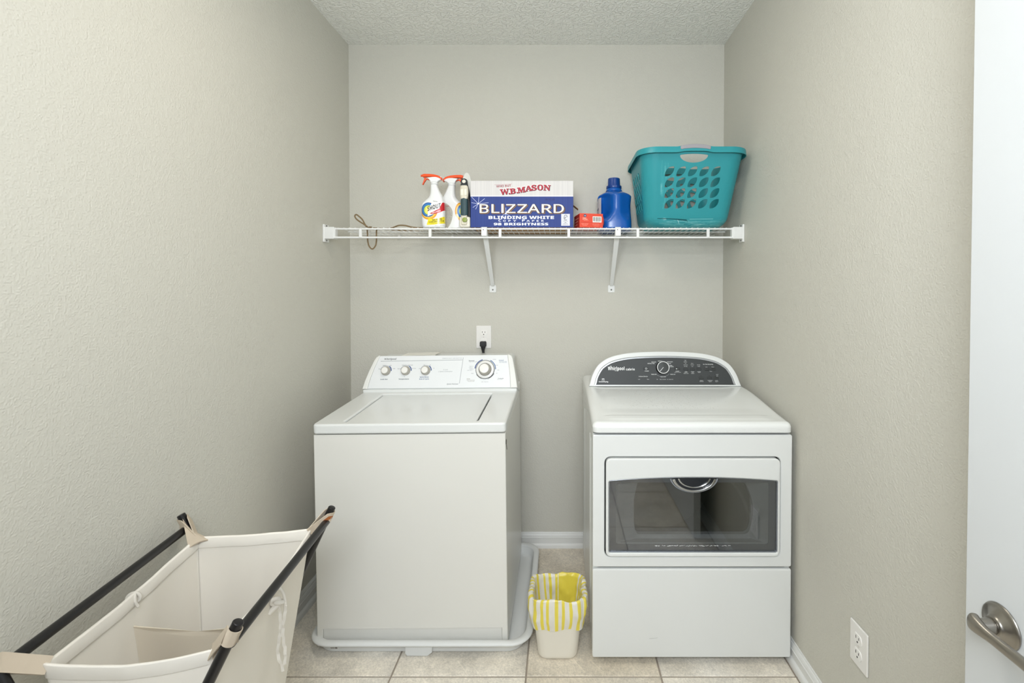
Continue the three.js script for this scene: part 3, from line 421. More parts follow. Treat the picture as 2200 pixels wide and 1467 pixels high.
      const btn = (x, y, w = 11, h = 5.6) => { c.fillStyle = '#3a3d3c'; c.beginPath(); c.rect(U(x - w / 2), Q(y - h / 2), w * S, h * S); c.fill(); };
      t(2.6, 'POWER', 1391, 798.2, { w: 'bold' }); t(2.8, 'START', 1457.5, 798.5, { w: 'bold' }); t(2, 'HOLD TO START', 1458, 801);
      for (const [s, x, y] of [['NORMAL', 1421, 777.3], ['DELICATE', 1407, 779.3], ['WRINKLE FREE', 1401, 782.3], ['HEAVY DUTY', 1442, 779], ['BULKY', 1441, 782.5], ['SUPER', 1443.5, 786.6], ['DELICATES', 1444, 789], ['TIMED DRY', 1406, 805.2], ['TOUCH UP', 1447, 805.2], ['QUICK DRY', 1426, 810]]) t(2.6, s, x, y, { w: 'bold', sx: 0.86 });
      t(2.6, 'EcoBoost Monitor', 1383, 809.4, { w: 'bold', sx: 0.9 }); t(2.5, 'Low', 1373.5, 815); t(2.5, 'Max', 1393, 815);
      for (let k = 0; k < 4; k++) { c.fillStyle = '#262827'; c.beginPath(); c.arc(U(1375 + 6 * k), Q(812.2), 0.9 * S, 0, 7); c.fill(); }
      ['Wet', 'Damp', 'Cool Down', 'Dry', 'Control Lock'].forEach((s, k) => { t(2.3, s, 1413 + 7.4 * k, 815.4, { sx: 0.72 }); c.fillStyle = '#262827'; c.beginPath(); c.arc(U(1414 + 7 * k), Q(812.4), 0.8 * S, 0, 7); c.fill(); });
      c.strokeStyle = '#b9bbb8'; c.lineWidth = 0.4 * S; c.beginPath(); c.arc(U(1425), Q(790), 20 * S, 0.75, 2.4); c.stroke();
      for (const [x, l, n] of [[1476, ['High', 'Medium', 'Low', 'Extra Low', 'Air Only'], ['Temp', 'ADJUST', 'HOLD 3 SEC']], [1490.5, ['More', 'Normal', 'Less'], ['Dryness', 'LEVEL', 'SIGNAL']], [1504.5, ['Wrinkle', 'Shield'], ['Wrinkle', 'Guard']]]) { l.forEach((s, k) => t(2.4, s, x, 788.5 - 3.2 * (l.length - 1 - k), { sx: 0.85 })); n.forEach((s, k) => t(2.3, s, x, 798.8 + 2.1 * k, { sx: 0.9 })); }
      c.fillStyle = '#2e3130'; c.fillRect(U(1517), Q(775.5), 13 * S, 6.5 * S); c.strokeStyle = '#5a5d5b'; c.lineWidth = 0.3 * S; c.strokeRect(U(1518.5), Q(776.5), 4 * S, 4.4 * S); c.strokeRect(U(1524.5), Q(776.5), 4 * S, 4.4 * S);
      t(2.6, 'Est. Time Remaining', 1525, 784, { w: 'bold', sx: 0.86 }); t(2.5, 'Less', 1521, 789.4); t(2.5, 'More', 1535, 789.4); t(2.5, 'Time', 1530, 798.6);
      t(2.5, 'Steam', 1508.5, 817.4); t(2.5, 'Refresh', 1508.5, 819.6); t(2.5, 'EcoBoost', 1527, 817.4); t(2.5, 'Signal', 1527, 819.6); t(2.5, 'Cycle', 1541, 817.4); t(2.5, 'Signal', 1541, 819.6); t(2.4, 'Loud', 1543, 805.3); t(2.4, 'Soft', 1543, 808.4);
      for (const [x, y] of [[1508, 808], [1526, 808], [1539, 805.3], [1539, 808.4], [1456, 788.8]]) { c.fillStyle = '#242625'; c.beginPath(); c.arc(U(x), Q(y), 1 * S, 0, 7); c.fill(); }
    });
    const fg = ext(fs, 0.004, 0.0008, 2).translate(0, 0, -0.0035); planar(fg, cx(X0), cx(X0 + 316), cy(Y1 + 68), cy(Y1));
    add('control_panel', con(fg), M(0xffffff, 0.52, { map: print }), d, 'dark grey control panel with white lettering');
    for (const [x, y, ic] of [[1389.5, 793, 1], [1457, 793.5, 1], [1476, 794, 0], [1490, 794, 0], [1504, 794, 0], [1521.5, 794, 0], [1535, 794, 0], [1508, 812.5, 0], [1526, 812.5, 0], [1540, 812.5, 0]]) {
      const b = add('push_button', con(ext(rrect(cx(x - (ic ? 5.8 : 5)), cx(x + (ic ? 5.8 : 5)), cy(y + 2.7), cy(y - 2.7), 0.0035), 0.0035, 0.0012, 2).translate(0, 0, 0.0005)), M(0x303332, 0.42), d);
      if (ic) add('button_mark', con((x < 1400 ? new THREE.TorusGeometry(0.0034, 0.0007, 6, 20) : ext(shape([[-0.005, -0.0025], [0, 0], [-0.005, 0.0025]]), 0.0006)).translate(cx(x), cy(y), 0.0042)), M(0xe8e9e7, 0.5), b);
    }
    // round selector with a white ring and pointer line
    const place = (q) => con(q.translate(cx(1425), cy(791.3), 0.0005));
    const k = add('selector_knob', place(lathe([[0, 0], [0.0285, 0], [0.0285, 0.004], [0.0255, 0.007], [0.0262, 0.019], [0, 0.019]]).rotateX(Math.PI / 2)), M(0x1b1c1c, 0.35), d);
    add('knob_ring', place(lathe([[0.0235, 0], [0.0266, 0], [0.0266, 0.002], [0.0258, 0.003], [0.0243, 0.003], [0.0235, 0.002]]).rotateX(Math.PI / 2).translate(0, 0, 0.0185)), M(0xe9eae8, 0.25), k, 'white ring');
    add('knob_face', place(lathe([[0, 0], [0.0234, 0], [0.0232, 0.0012], [0, 0.0018]]).rotateX(Math.PI / 2).translate(0, 0, 0.0188)), M(0x3a3d3c, 0.45), k);
    add('knob_pointer', place(rb(-0.0009, 0.0009, -0.0225, 0.001, 0.0200, 0.0214, 0.0006).rotateZ(rad(-42))), M(0xf2f2f0, 0.4), k, 'white pointer line');
  }
}

/* ---------- waste basket and its liner ---------- */
{
  const bx0 = -0.0062, bz = -1.722, b = thing('waste_basket', 'small cream plastic waste basket between the washing machine and dryer', 'waste basket', [bx0, 0, bz]);
  const R = (k, y, o = 0) => rectRing(0.0705 + 0.0195 * k + o, 0.066 + 0.016 * k + o, 0.034 + o, y, 0, 0, 8, 5);
  add('bucket', loft([R(0, 0, -0.012), R(0, 0.0015, -0.005), R(0.01, 0.006, -0.001), R(0.05, 0.014), R(1, 0.204), R(1, 0.205, 0.003), R(1, 0.2095, 0.003), R(1, 0.2105, 0.001), R(1, 0.209, -0.001), R(0.05, 0.016, -0.0025), R(0, 0.009, -0.008)], { cap0: true, cap1: true }), M(0xe9e4d6, 0.42), b);
  // thin bag pulled over the rim: outside skirt, fold, inside wall
  const l = thing('bin_liner', 'yellow and white striped plastic bag lining the waste basket', 'bin liner', [bx0, 0, bz]);
  const q1 = tileNoise(71, 16), q2 = tileNoise(72, 32), q3 = tileNoise(73, 64), N = 220, rows = 64, rings = [];
  for (let j = 0; j <= rows; j++) {
    const v = j / rows, out = 1 - sm(0.36, 0.46, v);            // 1 outside the rim, 0 inside
    const ring = [], base = [];
    for (let i = 0; i < N; i++) base.push(i / N);
    const hem = (u) => 0.118 + 0.014 * (q1(u * 8, 0.5) - 0.5) + 0.012 * (q2(u * 20, 3) - 0.5);
    const topY = (u) => 0.2165 + 0.012 * (q1(u * 10, 9.3) - 0.35) + 0.006 * q2(u * 26, 5);
    const flatR = rectRing(1, 1, 0, 0).length;
    const src = rectRing(0.09, 0.082, 0.037, 0, 0, 0, 18, 37);
    for (let i = 0; i < N; i++) {
      const u = i / N, p = src[Math.floor(u * src.length)], dir = V(p.x, 0, p.z).normalize(), side = Math.abs(dir.x) > 0.8 ? 1 : 0;
      const t = Math.min(1, v / 0.4), ti = Math.max(0, (v - 0.42) / 0.58);
      let y, off;
      if (v < 0.36) { y = hem(u) + (topY(u) - 0.006 - hem(u)) * (v / 0.36); off = 0.006 + 0.006 * Math.sin(Math.PI * v / 0.36) + 0.011 * side * sm(0.1, 0.3, v) * (0.5 + q1(u * 6, 4)); off -= 0.006 * (1 - v / 0.36) ; }
      else if (v < 0.46) { const a = (v - 0.36) / 0.10 * Math.PI; y = topY(u) - 0.006 + 0.006 * Math.sin(a); off = 0.002 + 0.004 * Math.cos(a) + 0.011 * side * (0.5 + q1(u * 6, 4)) * (1 - (v - 0.36) / 0.1); }
      else { const w = (v - 0.46) / 0.54; y = topY(u) - 0.006 - (topY(u) - 0.03) * w; off = -0.003 - 0.020 * w - 0.012 * w * q1(u * 9, 2); }
      const wr = 0.0075 * (q2(u * 28 + 0.9 * v, v * 9) - 0.5) + 0.0045 * (q3(u * 60 + 2 * v, v * 18) - 0.5), amp = v < 0.36 ? 0.55 + 0.3 * Math.sin(Math.PI * v / 0.36) : 1.15;
      off += wr * amp; if (v < 0.36) off = Math.max(off, 0.0035 - 0.019 * (0.205 - Math.min(y, 0.205)) / 0.19 * 0.9);
      else if (v > 0.46) off = Math.min(off, -0.0042 - 0.0205 * (1 - Math.min(1, (y - 0.014) / 0.19)));
      y += 0.004 * (q2(u * 30, v * 12 + 7) - 0.5) * (v > 0.3 && v < 0.55 ? 1 : 0.4);
      ring.push(V(p.x + dir.x * off, y, p.z + dir.z * off));
    }
    rings.push(ring);
  }
  const stripes = canvasTex(2048, 64, (g, W, H) => { g.fillStyle = '#f8f6ee'; g.fillRect(0, 0, W, H); g.fillStyle = '#fdec5e'; const n = 27, r = rng(3); for (let k = 0; k < n; k++) { const x = (k + 0.35 * (r() - 0.5)) / n * W; g.fillRect(x, 0, W / n * (0.40 + 0.2 * (r() - 0.5)), H); } g.fillRect(W * 0.205, 0, W * 0.12, H); });
  stripes.wrapS = THREE.RepeatWrapping;
  add('bag', loft(rings), MP(0xffffff, 0.34, { map: stripes, transmission: 0.28, thickness: 0, side: THREE.DoubleSide }), l);
}

/* ---------- wire shelf ---------- */
const SH = 1.572, SF = -2.128;                            // shelf surface height, front edge
{
  const s = thing('wire_shelf', 'white wire shelf across the back wall holding cleaners, box and basket', 'shelf', [0, SH, -2.26]);
  const Y = (y) => y - SH, Z = (z) => z + 2.26, rod = (x0, x1, y, z, r) => bar(V(x0, Y(y), Z(z)), V(x1, Y(y), Z(z)), r, 10);
  add('front_rod', rod(-1.0, 0.783, 1.5648, SF - 0.002, 0.0038), mat.wire, s);
  add('lip_rod', rod(-1.0, 0.783, 1.5268, SF, 0.0042), mat.wire, s);
  add('middle_rod', rod(-0.99, 0.775, 1.5655, -2.25, 0.003), mat.wire, s);
  add('back_rod', rod(-0.985, 0.77, 1.5655, -2.384, 0.003), mat.wire, s);
  const wire = tube([V(0, Y(1.5702), Z(-2.39)), V(0, Y(1.5702), Z(-2.28)), V(0, Y(1.5702), Z(-2.16)), V(0, Y(1.5702), Z(SF - 0.004)), V(0, Y(1.5685), Z(SF + 0.0018)), V(0, Y(1.563), Z(SF + 0.0028))], 0.0017, 18, 6);
  for (let i = 0; i < 70; i++) { const w = add('wire', wire, mat.wire, s); w.position.x = -0.985 + i * 0.0254; }
  // lip spacers on the front edge and clips on the wall
  for (const x of [-0.881, -0.573, -0.263, 0.041, 0.347, 0.658]) add('lip_clip', rb(x - 0.0065, x + 0.0065, Y(1.524), Y(1.568), Z(SF - 0.006), Z(SF + 0.0055), 0.003), mat.plasticWhite, s);
  for (const x of [-0.795, -0.53, -0.335, -0.255, 0.212, 0.335, 0.64]) add('wall_clip', [rb(x - 0.006, x + 0.006, Y(1.555), Y(1.5685), Z(-2.3995), Z(-2.378), 0.002), cyl(0.0035, 0.0035, 0.004, 12).rotateX(Math.PI / 2).translate(x, Y(1.557), Z(-2.376))], mat.plasticWhite, s);
  // end brackets screwed to the side walls
  for (const [x, k] of [[XL, 1], [XR, -1]]) {
    const X = (a, b) => k > 0 ? [x + a, x + b] : [x - b, x - a];
    const e = add('end_bracket', [rb(...X(0.0004, 0.009), Y(1.507), Y(1.585), Z(-2.165), Z(-2.122), 0.002), rb(...X(0.007, 0.050), Y(1.5205), Y(1.5735), Z(-2.160), Z(-2.1225), 0.003), rb(...X(0.046, 0.055), Y(1.523), Y(1.5695), Z(-2.15), Z(-2.126), 0.002)], mat.plasticWhite, s);
    for (const y of [1.514, 1.579]) add('screw', cyl(0.0035, 0.0028, 0.003, 12).rotateZ(k > 0 ? -Math.PI / 2 : Math.PI / 2).translate(x + k * 0.0105, Y(y), Z(-2.14)), mat.screw, e);
  }
  // sloping braces
  for (const x of [-0.333, 0.259]) {
    const a = V(x, Y(1.568), Z(SF + 0.006)), b = V(x, Y(1.312), Z(-2.390)), d = b.clone().sub(a), L = d.length(), ang = Math.atan2(d.y, -d.z);
    const prof = shape([[-0.0125, 0], [0.0125, 0], [0.0115, 0.06], [0.0095, L - 0.02], [0.0085, L], [-0.0085, L], [-0.0095, L - 0.02], [-0.0115, 0.06]]);
    const g = ext(prof, 0.008, 0.002, 2).rotateX(-Math.PI / 2 + ang).translate(a.x, a.y, a.z);
    const br = add('brace', [g, ext(rrect(-0.0165, 0.0165, -0.038, 0, [0.004, 0.004, 0.012, 0.012]), 0.004, 0.001).translate(x, Y(1.3195), Z(-2.3998)), rb(x - 0.0125, x + 0.0125, Y(1.532), Y(1.568), Z(SF + 0.002), Z(SF + 0.0095), 0.003)], mat.plasticWhite, s);
    add('screw', lathe([[0, 0], [0.004, 0], [0.0035, 0.0015], [0, 0.002]], 14).rotateX(Math.PI / 2).translate(x, Y(1.2945), Z(-2.3957)), mat.screw, br);
    add('rivet', lathe([[0, 0], [0.0022, 0], [0, 0.001]], 10).rotateX(Math.PI / 2).translate(x - 0.003, Y(1.56), Z(SF + 0.0096)), mat.screw, br);
  }
}
const ON = SH + 0.0004;
/* strap lying through the shelf */
{
  const o = [-0.79, SH, -2.24], t = thing('strap', 'thin brown woven strap looped through the left end of the wire shelf', 'strap', o), P = (x, y, z) => V(x - o[0], y - o[1], z - o[2]);
  const strapMat = M(0x7d6a4c, 0.8, { bumpMap: dataTex(64, (u, v) => 0.5 + 0.5 * Math.sin(u * 50) * Math.sin(v * 50)), bumpScale: 0.0005 });
  const A = curve([P(-0.866, 1.579, -2.165), P(-0.885, 1.592, -2.17), P(-0.905, 1.604, -2.175), P(-0.922, 1.617, -2.18), P(-0.928, 1.629, -2.18), P(-0.9225, 1.636, -2.18), P(-0.908, 1.627, -2.178), P(-0.892, 1.612, -2.176), P(-0.880, 1.592, -2.172), P(-0.868, 1.577, -2.17), P(-0.845, 1.5755, -2.19), P(-0.82, 1.5745, -2.21), P(-0.77, 1.575, -2.25), P(-0.70, 1.576, -2.31), P(-0.64, 1.576, -2.33), P(-0.60, 1.575, -2.30), P(-0.585, 1.5745, -2.24), P(-0.60, 1.575, -2.20), P(-0.64, 1.575, -2.17)], 150);
  const B = curve([P(-0.832, 1.5755, -2.215), P(-0.838, 1.571, -2.205), P(-0.838, 1.55, -2.2), P(-0.838, 1.515, -2.198), P(-0.842, 1.495, -2.196), P(-0.855, 1.481, -2.193), P(-0.867, 1.492, -2.19), P(-0.873, 1.515, -2.188), P(-0.874, 1.55, -2.187), P(-0.8735, 1.5735, -2.186), P(-0.862, 1.5785, -2.18), P(-0.85, 1.578, -2.175)], 110);
  const C = curve([P(-0.85, 1.5765, -2.19), P(-0.80, 1.577, -2.215), P(-0.772, 1.58, -2.215), P(-0.735, 1.589, -2.20), P(-0.705, 1.588, -2.195), P(-0.67, 1.580, -2.195), P(-0.62, 1.5775, -2.20), P(-0.58, 1.576, -2.22)], 80);
  const flatBand = (p) => ribbon(p, 0.0062, 0.0024, (k) => { const i = Math.min(p.length - 2, Math.floor(k * (p.length - 1))), d = p[i + 1].clone().sub(p[i]).normalize(); return d.cross(V(0.35, 0.2, 1)); });
  add('band', flatBand(A), strapMat, t); add('hanging_loop', flatBand(B), strapMat, t); add('band', flatBand(C), strapMat, t);
}
/* spray bottles */
function sprayBottle(label, x, z, flip, print) {
  const t = thing('spray_bottle', label, 'spray bottle', [x, ON, z], 'spray bottles on the shelf');
  const S = 0.002136, rows = [[489, 912, 956], [487.5, 910, 957], [484, 909, 957], [470, 908, 957], [445, 907.5, 957], [440, 908, 957], [437, 909.5, 956.6], [433.5, 913.5, 956], [430, 917, 955.2], [427, 920.5, 954.2], [424, 923, 953], [420, 925, 951.3], [415, 926.2, 948.5], [410, 926.6, 946], [405, 926.8, 943.8], [401, 926.9, 942], [398, 927, 941]];
  const cx = 934, Y0 = 489.5, k = flip ? -1 : 1;
  const rings = rows.map(([y, a, b], i) => { const l = (a - cx) * S, r = (b - cx) * S, c = (l + r) / 2, h = (r - l) / 2, dz = Math.min(0.029, 0.016 + h * 0.28) * (i === 0 ? 0.85 : 1); return ovalRing(h, dz, 2.9, (Y0 - y) * S, c * k, 0, 40); });
  const body = loft(rings, { cap0: true, cap1: true });
  planar(body, flip ? -0.055 : -0.06, flip ? 0.06 : 0.055, 0, 0.2);
  add('bottle', body, MP(0xffffff, 0.3, { map: print, clearcoat: 0.3 }), t);
  const q = (pts) => pts.map(([a, b]) => [(a - cx) * S * k, (Y0 - b) * S]), or = M(0xf0561f, 0.38), wh = M(0xeceeed, 0.38), up = (pts, d, b) => ext(shape(k > 0 ? q(pts).reverse() : q(pts)), d, b, 3).translate(0, 0, -d / 2);
  const y398 = (Y0 - 398.3) * S;
  add('collar', lathe([[0, 0], [0.0165, 0], [0.0165, 0.012], [0.015, 0.0145], [0, 0.0145]]).translate(0, y398 - 0.0003, 0), wh, t);
  add('spray_head', up([[926.5, 392], [941.5, 392], [943, 390], [951, 386], [950, 380], [944, 379.5], [930, 381], [920, 382], [926, 389]], 0.024, 0.004), wh, t);
  add('head_cover', up([[908, 379], [909.5, 375.6], [914, 374.4], [925, 374.6], [935, 375.6], [942, 377.3], [947.5, 379.7], [951.3, 383], [951.3, 388.6], [948.5, 386.2], [944, 383.6], [938, 381.8], [928, 380.8], [918, 380.6], [911, 381.4]], 0.026, 0.004), or, t, 'orange trigger cover');
  add('nozzle', cyl(0.0045, 0.005, 0.006, 12).rotateZ(Math.PI / 2).translate((907.2 - cx) * S * k, (Y0 - 377.6) * S, 0), or, t);
  add('trigger', up([[914, 381.5], [928.5, 388.3], [926.5, 388.5], [921, 385.2], [917.6, 386], [913.5, 391.5], [910.2, 397.3], [908.8, 396.4], [912, 388.5]], 0.014, 0.002), or, t, 'orange trigger');
  return t;
}
const PXB = (a) => (a - 934) * 0.002136;
{
  const S = 10, w = 0.115, h = 0.2, cw = 575, ch = 1000;          // canvas covers 0.115 x 0.2 m
  const U = (px) => (PXB(px) + 0.06) / w * cw, Q = (py) => ch - (489.5 - py) * 0.002136 / h * ch, R = (p) => p * 0.002136 / w * cw;
  const front = canvasTex(cw, ch, (g, W, H) => {
    g.fillStyle = '#eef0ef'; g.fillRect(0, 0, W, H);
    const ring = (r, c, x = 924.5, y = 453) => { g.fillStyle = c; g.beginPath(); g.arc(U(x), Q(y), R(r), 0, 7); g.fill(); };
    ring(18, '#e8a02c', 926, 455); ring(15.8, '#f6c94e', 925.6, 454.4); ring(15.2, '#2a67b0', 924.3, 452); ring(12.2, '#4fa0d8', 924.3, 452); ring(11, '#2c6fb5', 924.3, 452); ring(9.6, '#dfe85a', 925, 452.5); ring(7, '#f4ee8a', 926, 453); ring(5, '#f2c46a', 927, 454);
    g.fillStyle = '#f5f5f3'; g.beginPath(); g.moveTo(U(923), Q(466)); g.lineTo(U(960), Q(452)); g.lineTo(U(960), Q(432)); g.lineTo(U(933), Q(436)); g.lineTo(U(924), Q(452)); g.fill();
    g.fillStyle = '#c9202b'; g.beginPath(); g.moveTo(U(927), Q(460)); g.quadraticCurveTo(U(940), Q(454), U(948), Q(449)); g.lineTo(U(953), Q(437)); g.lineTo(U(957.5), Q(435)); g.lineTo(U(957.5), Q(452)); g.quadraticCurveTo(U(945), Q(461), U(934), Q(461)); g.closePath(); g.fill();
    font(g, R(12.5), 'SHOUT', U(936), Q(446.8), { w: 'bold', c: '#141414', rot: -0.30, sx: 0.72, it: 'italic' });
    font(g, R(3.2), 'TRIPLE-ACTING', U(941.5), Q(456.4), { w: 'bold', c: '#fff', rot: -0.3, sx: 0.8 });
    font(g, R(2.2), 'TRUSTED', U(939.5), Q(434.5), { c: '#444', rot: 0.1, w: 'bold' });
    g.fillStyle = '#f3e11f'; g.beginPath(); g.moveTo(U(925), Q(470)); g.quadraticCurveTo(U(940), Q(474), U(958), Q(465)); g.lineTo(U(958), Q(480)); g.quadraticCurveTo(U(940), Q(484), U(921), Q(484)); g.closePath(); g.fill();
    font(g, R(4.4), '30X MORE', U(943), Q(472.6), { w: 'bold', c: '#1c1c1c', rot: -0.14 }); font(g, R(4.4), 'CONCENTRATED', U(941), Q(476.8), { w: 'bold', c: '#1c1c1c', rot: -0.12, sx: 0.9 }); font(g, R(2), 'LAUNDRY STAIN REMOVER', U(941), Q(480.6), { c: '#5b5a22', rot: -0.12 });
    font(g, R(2), '22 FL OZ (1 PT 6 OZ)', U(948), Q(485), { c: '#999' });
  });
  const back = canvasTex(cw, ch, (g, W, H) => {
    const X = (px) => (-(PXB(px)) + 0.055) / w * cw;
    g.fillStyle = '#eef0ef'; g.fillRect(0, 0, W, H);
    g.fillStyle = '#b9b6aa'; g.beginPath(); g.moveTo(0, Q(436)); g.lineTo(W * 0.32, Q(436)); g.quadraticCurveTo(W * 0.58, Q(445), W * 0.57, Q(458)); g.quadraticCurveTo(W * 0.55, Q(476), W * 0.36, Q(488)); g.lineTo(0, Q(488)); g.fill();
    const r = rng(8); g.fillStyle = '#55534d'; for (let k = 0; k < 20; k++) for (let x = 12; x < W * 0.5;) { const b = 8 + r() * 34; if (x + b < W * (0.40 + 0.14 * Math.sin(k / 20 * 3.1))) g.fillRect(x, Q(439 + 2.4 * k), b, 5); x += b + 7; }
    g.fillStyle = '#9c3a33'; g.fillRect(W * 0.30, Q(441), 70, 12);
    for (const [q, c] of [[24, '#e8a02c'], [20.5, '#f6c94e'], [17, '#2a67b0'], [13, '#4fa0d8'], [10, '#e6e86a']]) { g.fillStyle = c; g.beginPath(); g.ellipse(W * 0.93, Q(452), R(q * 0.62), R(q * 0.85), 0, 0, 7); g.fill(); }
  });
  sprayBottle('white spray bottle with coloured ring label, its orange nozzle pointing left', -0.5641, -2.168, false, front).scale.setScalar(0.986);
  sprayBottle('white spray bottle turned back to front beside the iron, orange nozzle pointing right', -0.4990, -2.2295, true, back).scale.setScalar(1.026);
}
/* steam iron standing on its heel */
{
  const o = [-0.4235, ON, -2.155], t = thing('steam_iron', 'cream steam iron with dark teal grip standing on its heel beside the box', 'iron', o); t.scale.y = 0.955;
  const cream = M(0xd8d2be, 0.42), creamB = M(0xe6e2d3, 0.42), teal = M(0x2f4a50, 0.55);
  const drop = (w, h, y0) => { const s = new THREE.Shape(); s.moveTo(-w * 0.8, y0); s.lineTo(w * 0.8, y0); s.bezierCurveTo(w * 1.12, y0 + h * 0.3, w * 0.95, y0 + h * 0.72, 0, y0 + h); s.bezierCurveTo(-w * 0.95, y0 + h * 0.72, -w * 1.12, y0 + h * 0.3, -w * 0.8, y0); return s; };
  add('soleplate', ext((() => { const w = 0.03, h = 0.268, q = new THREE.Shape(); q.moveTo(-w * 0.85, 0.004); q.lineTo(w * 0.85, 0.004); q.bezierCurveTo(w * 1.1, h * 0.35, w * 1.05, h, 0, h); q.bezierCurveTo(-w * 1.05, h, -w * 1.1, h * 0.35, -w * 0.85, 0.004); return q; })(), 0.006, 0.002, 2, 24).translate(0.001, 0, -0.0415), M(0xdcdcd4, 0.3), t, 'pale soleplate');
  add('housing', ext(drop(0.0245, 0.225, 0.006), 0.024, 0.008, 4, 24).translate(0.001, 0, -0.0352), M(0x1e2326, 0.5), t, 'black housing');
  add('heel', rb(-0.022, 0.026, 0, 0.05, -0.018, 0.02, 0.008), creamB, t);
  add('grip', loft([0.054, 0.06, 0.075, 0.1, 0.125, 0.13, 0.134].map((y, i) => ovalRing([0.012, 0.0155, 0.0160, 0.0157, 0.0155, 0.0148, 0.011][i], 0.0115, 2.4, y, 0, 0.017, 28)), { cap0: true, cap1: true }), teal, t, 'dark teal rubber grip');
  add('neck', [loft([0.132, 0.144, 0.165, 0.188, 0.193].map((y, i) => ovalRing([0.0145, 0.018, 0.0195, 0.0172, 0.015][i], 0.014, 3, y, 0, 0.014, 28)), { cap0: true, cap1: true }), rb(-0.014, 0.014, 0.132, 0.155, -0.02, 0.014, 0.006), rb(-0.013, 0.013, 0.01, 0.06, -0.005, 0.026, 0.006)], cream, t);
  for (const x of [-0.0075, 0.0075]) add('water_window', rb(x - 0.006, x + 0.006, 0.146, 0.176, 0.022, 0.0292, 0.002), M(0xe9e8d8, 0.3), t);
  add('button_collar', [new THREE.TorusGeometry(0.0115, 0.0042, 10, 28).scale(1, 0.92, 1).translate(-0.001, 0.2135, 0.015), rb(-0.0155, 0.0155, 0.190, 0.203, 0.004, 0.024, 0.005)], M(0x22292c, 0.45), t, 'black loop at the top');
  add('steam_button', cyl(0.0088, 0.008, 0.006, 20).rotateX(Math.PI / 2).translate(-0.001, 0.2135, 0.015), creamB, t);
  add('heat_dial', lathe([[0, 0], [0.0115, 0], [0.011, 0.004], [0.009, 0.0055], [0, 0.0055]], 24).rotateX(Math.PI / 2).translate(0.004, 0.034, 0.0255), M(0x8f9d4b, 0.4), t, 'green dial');
}
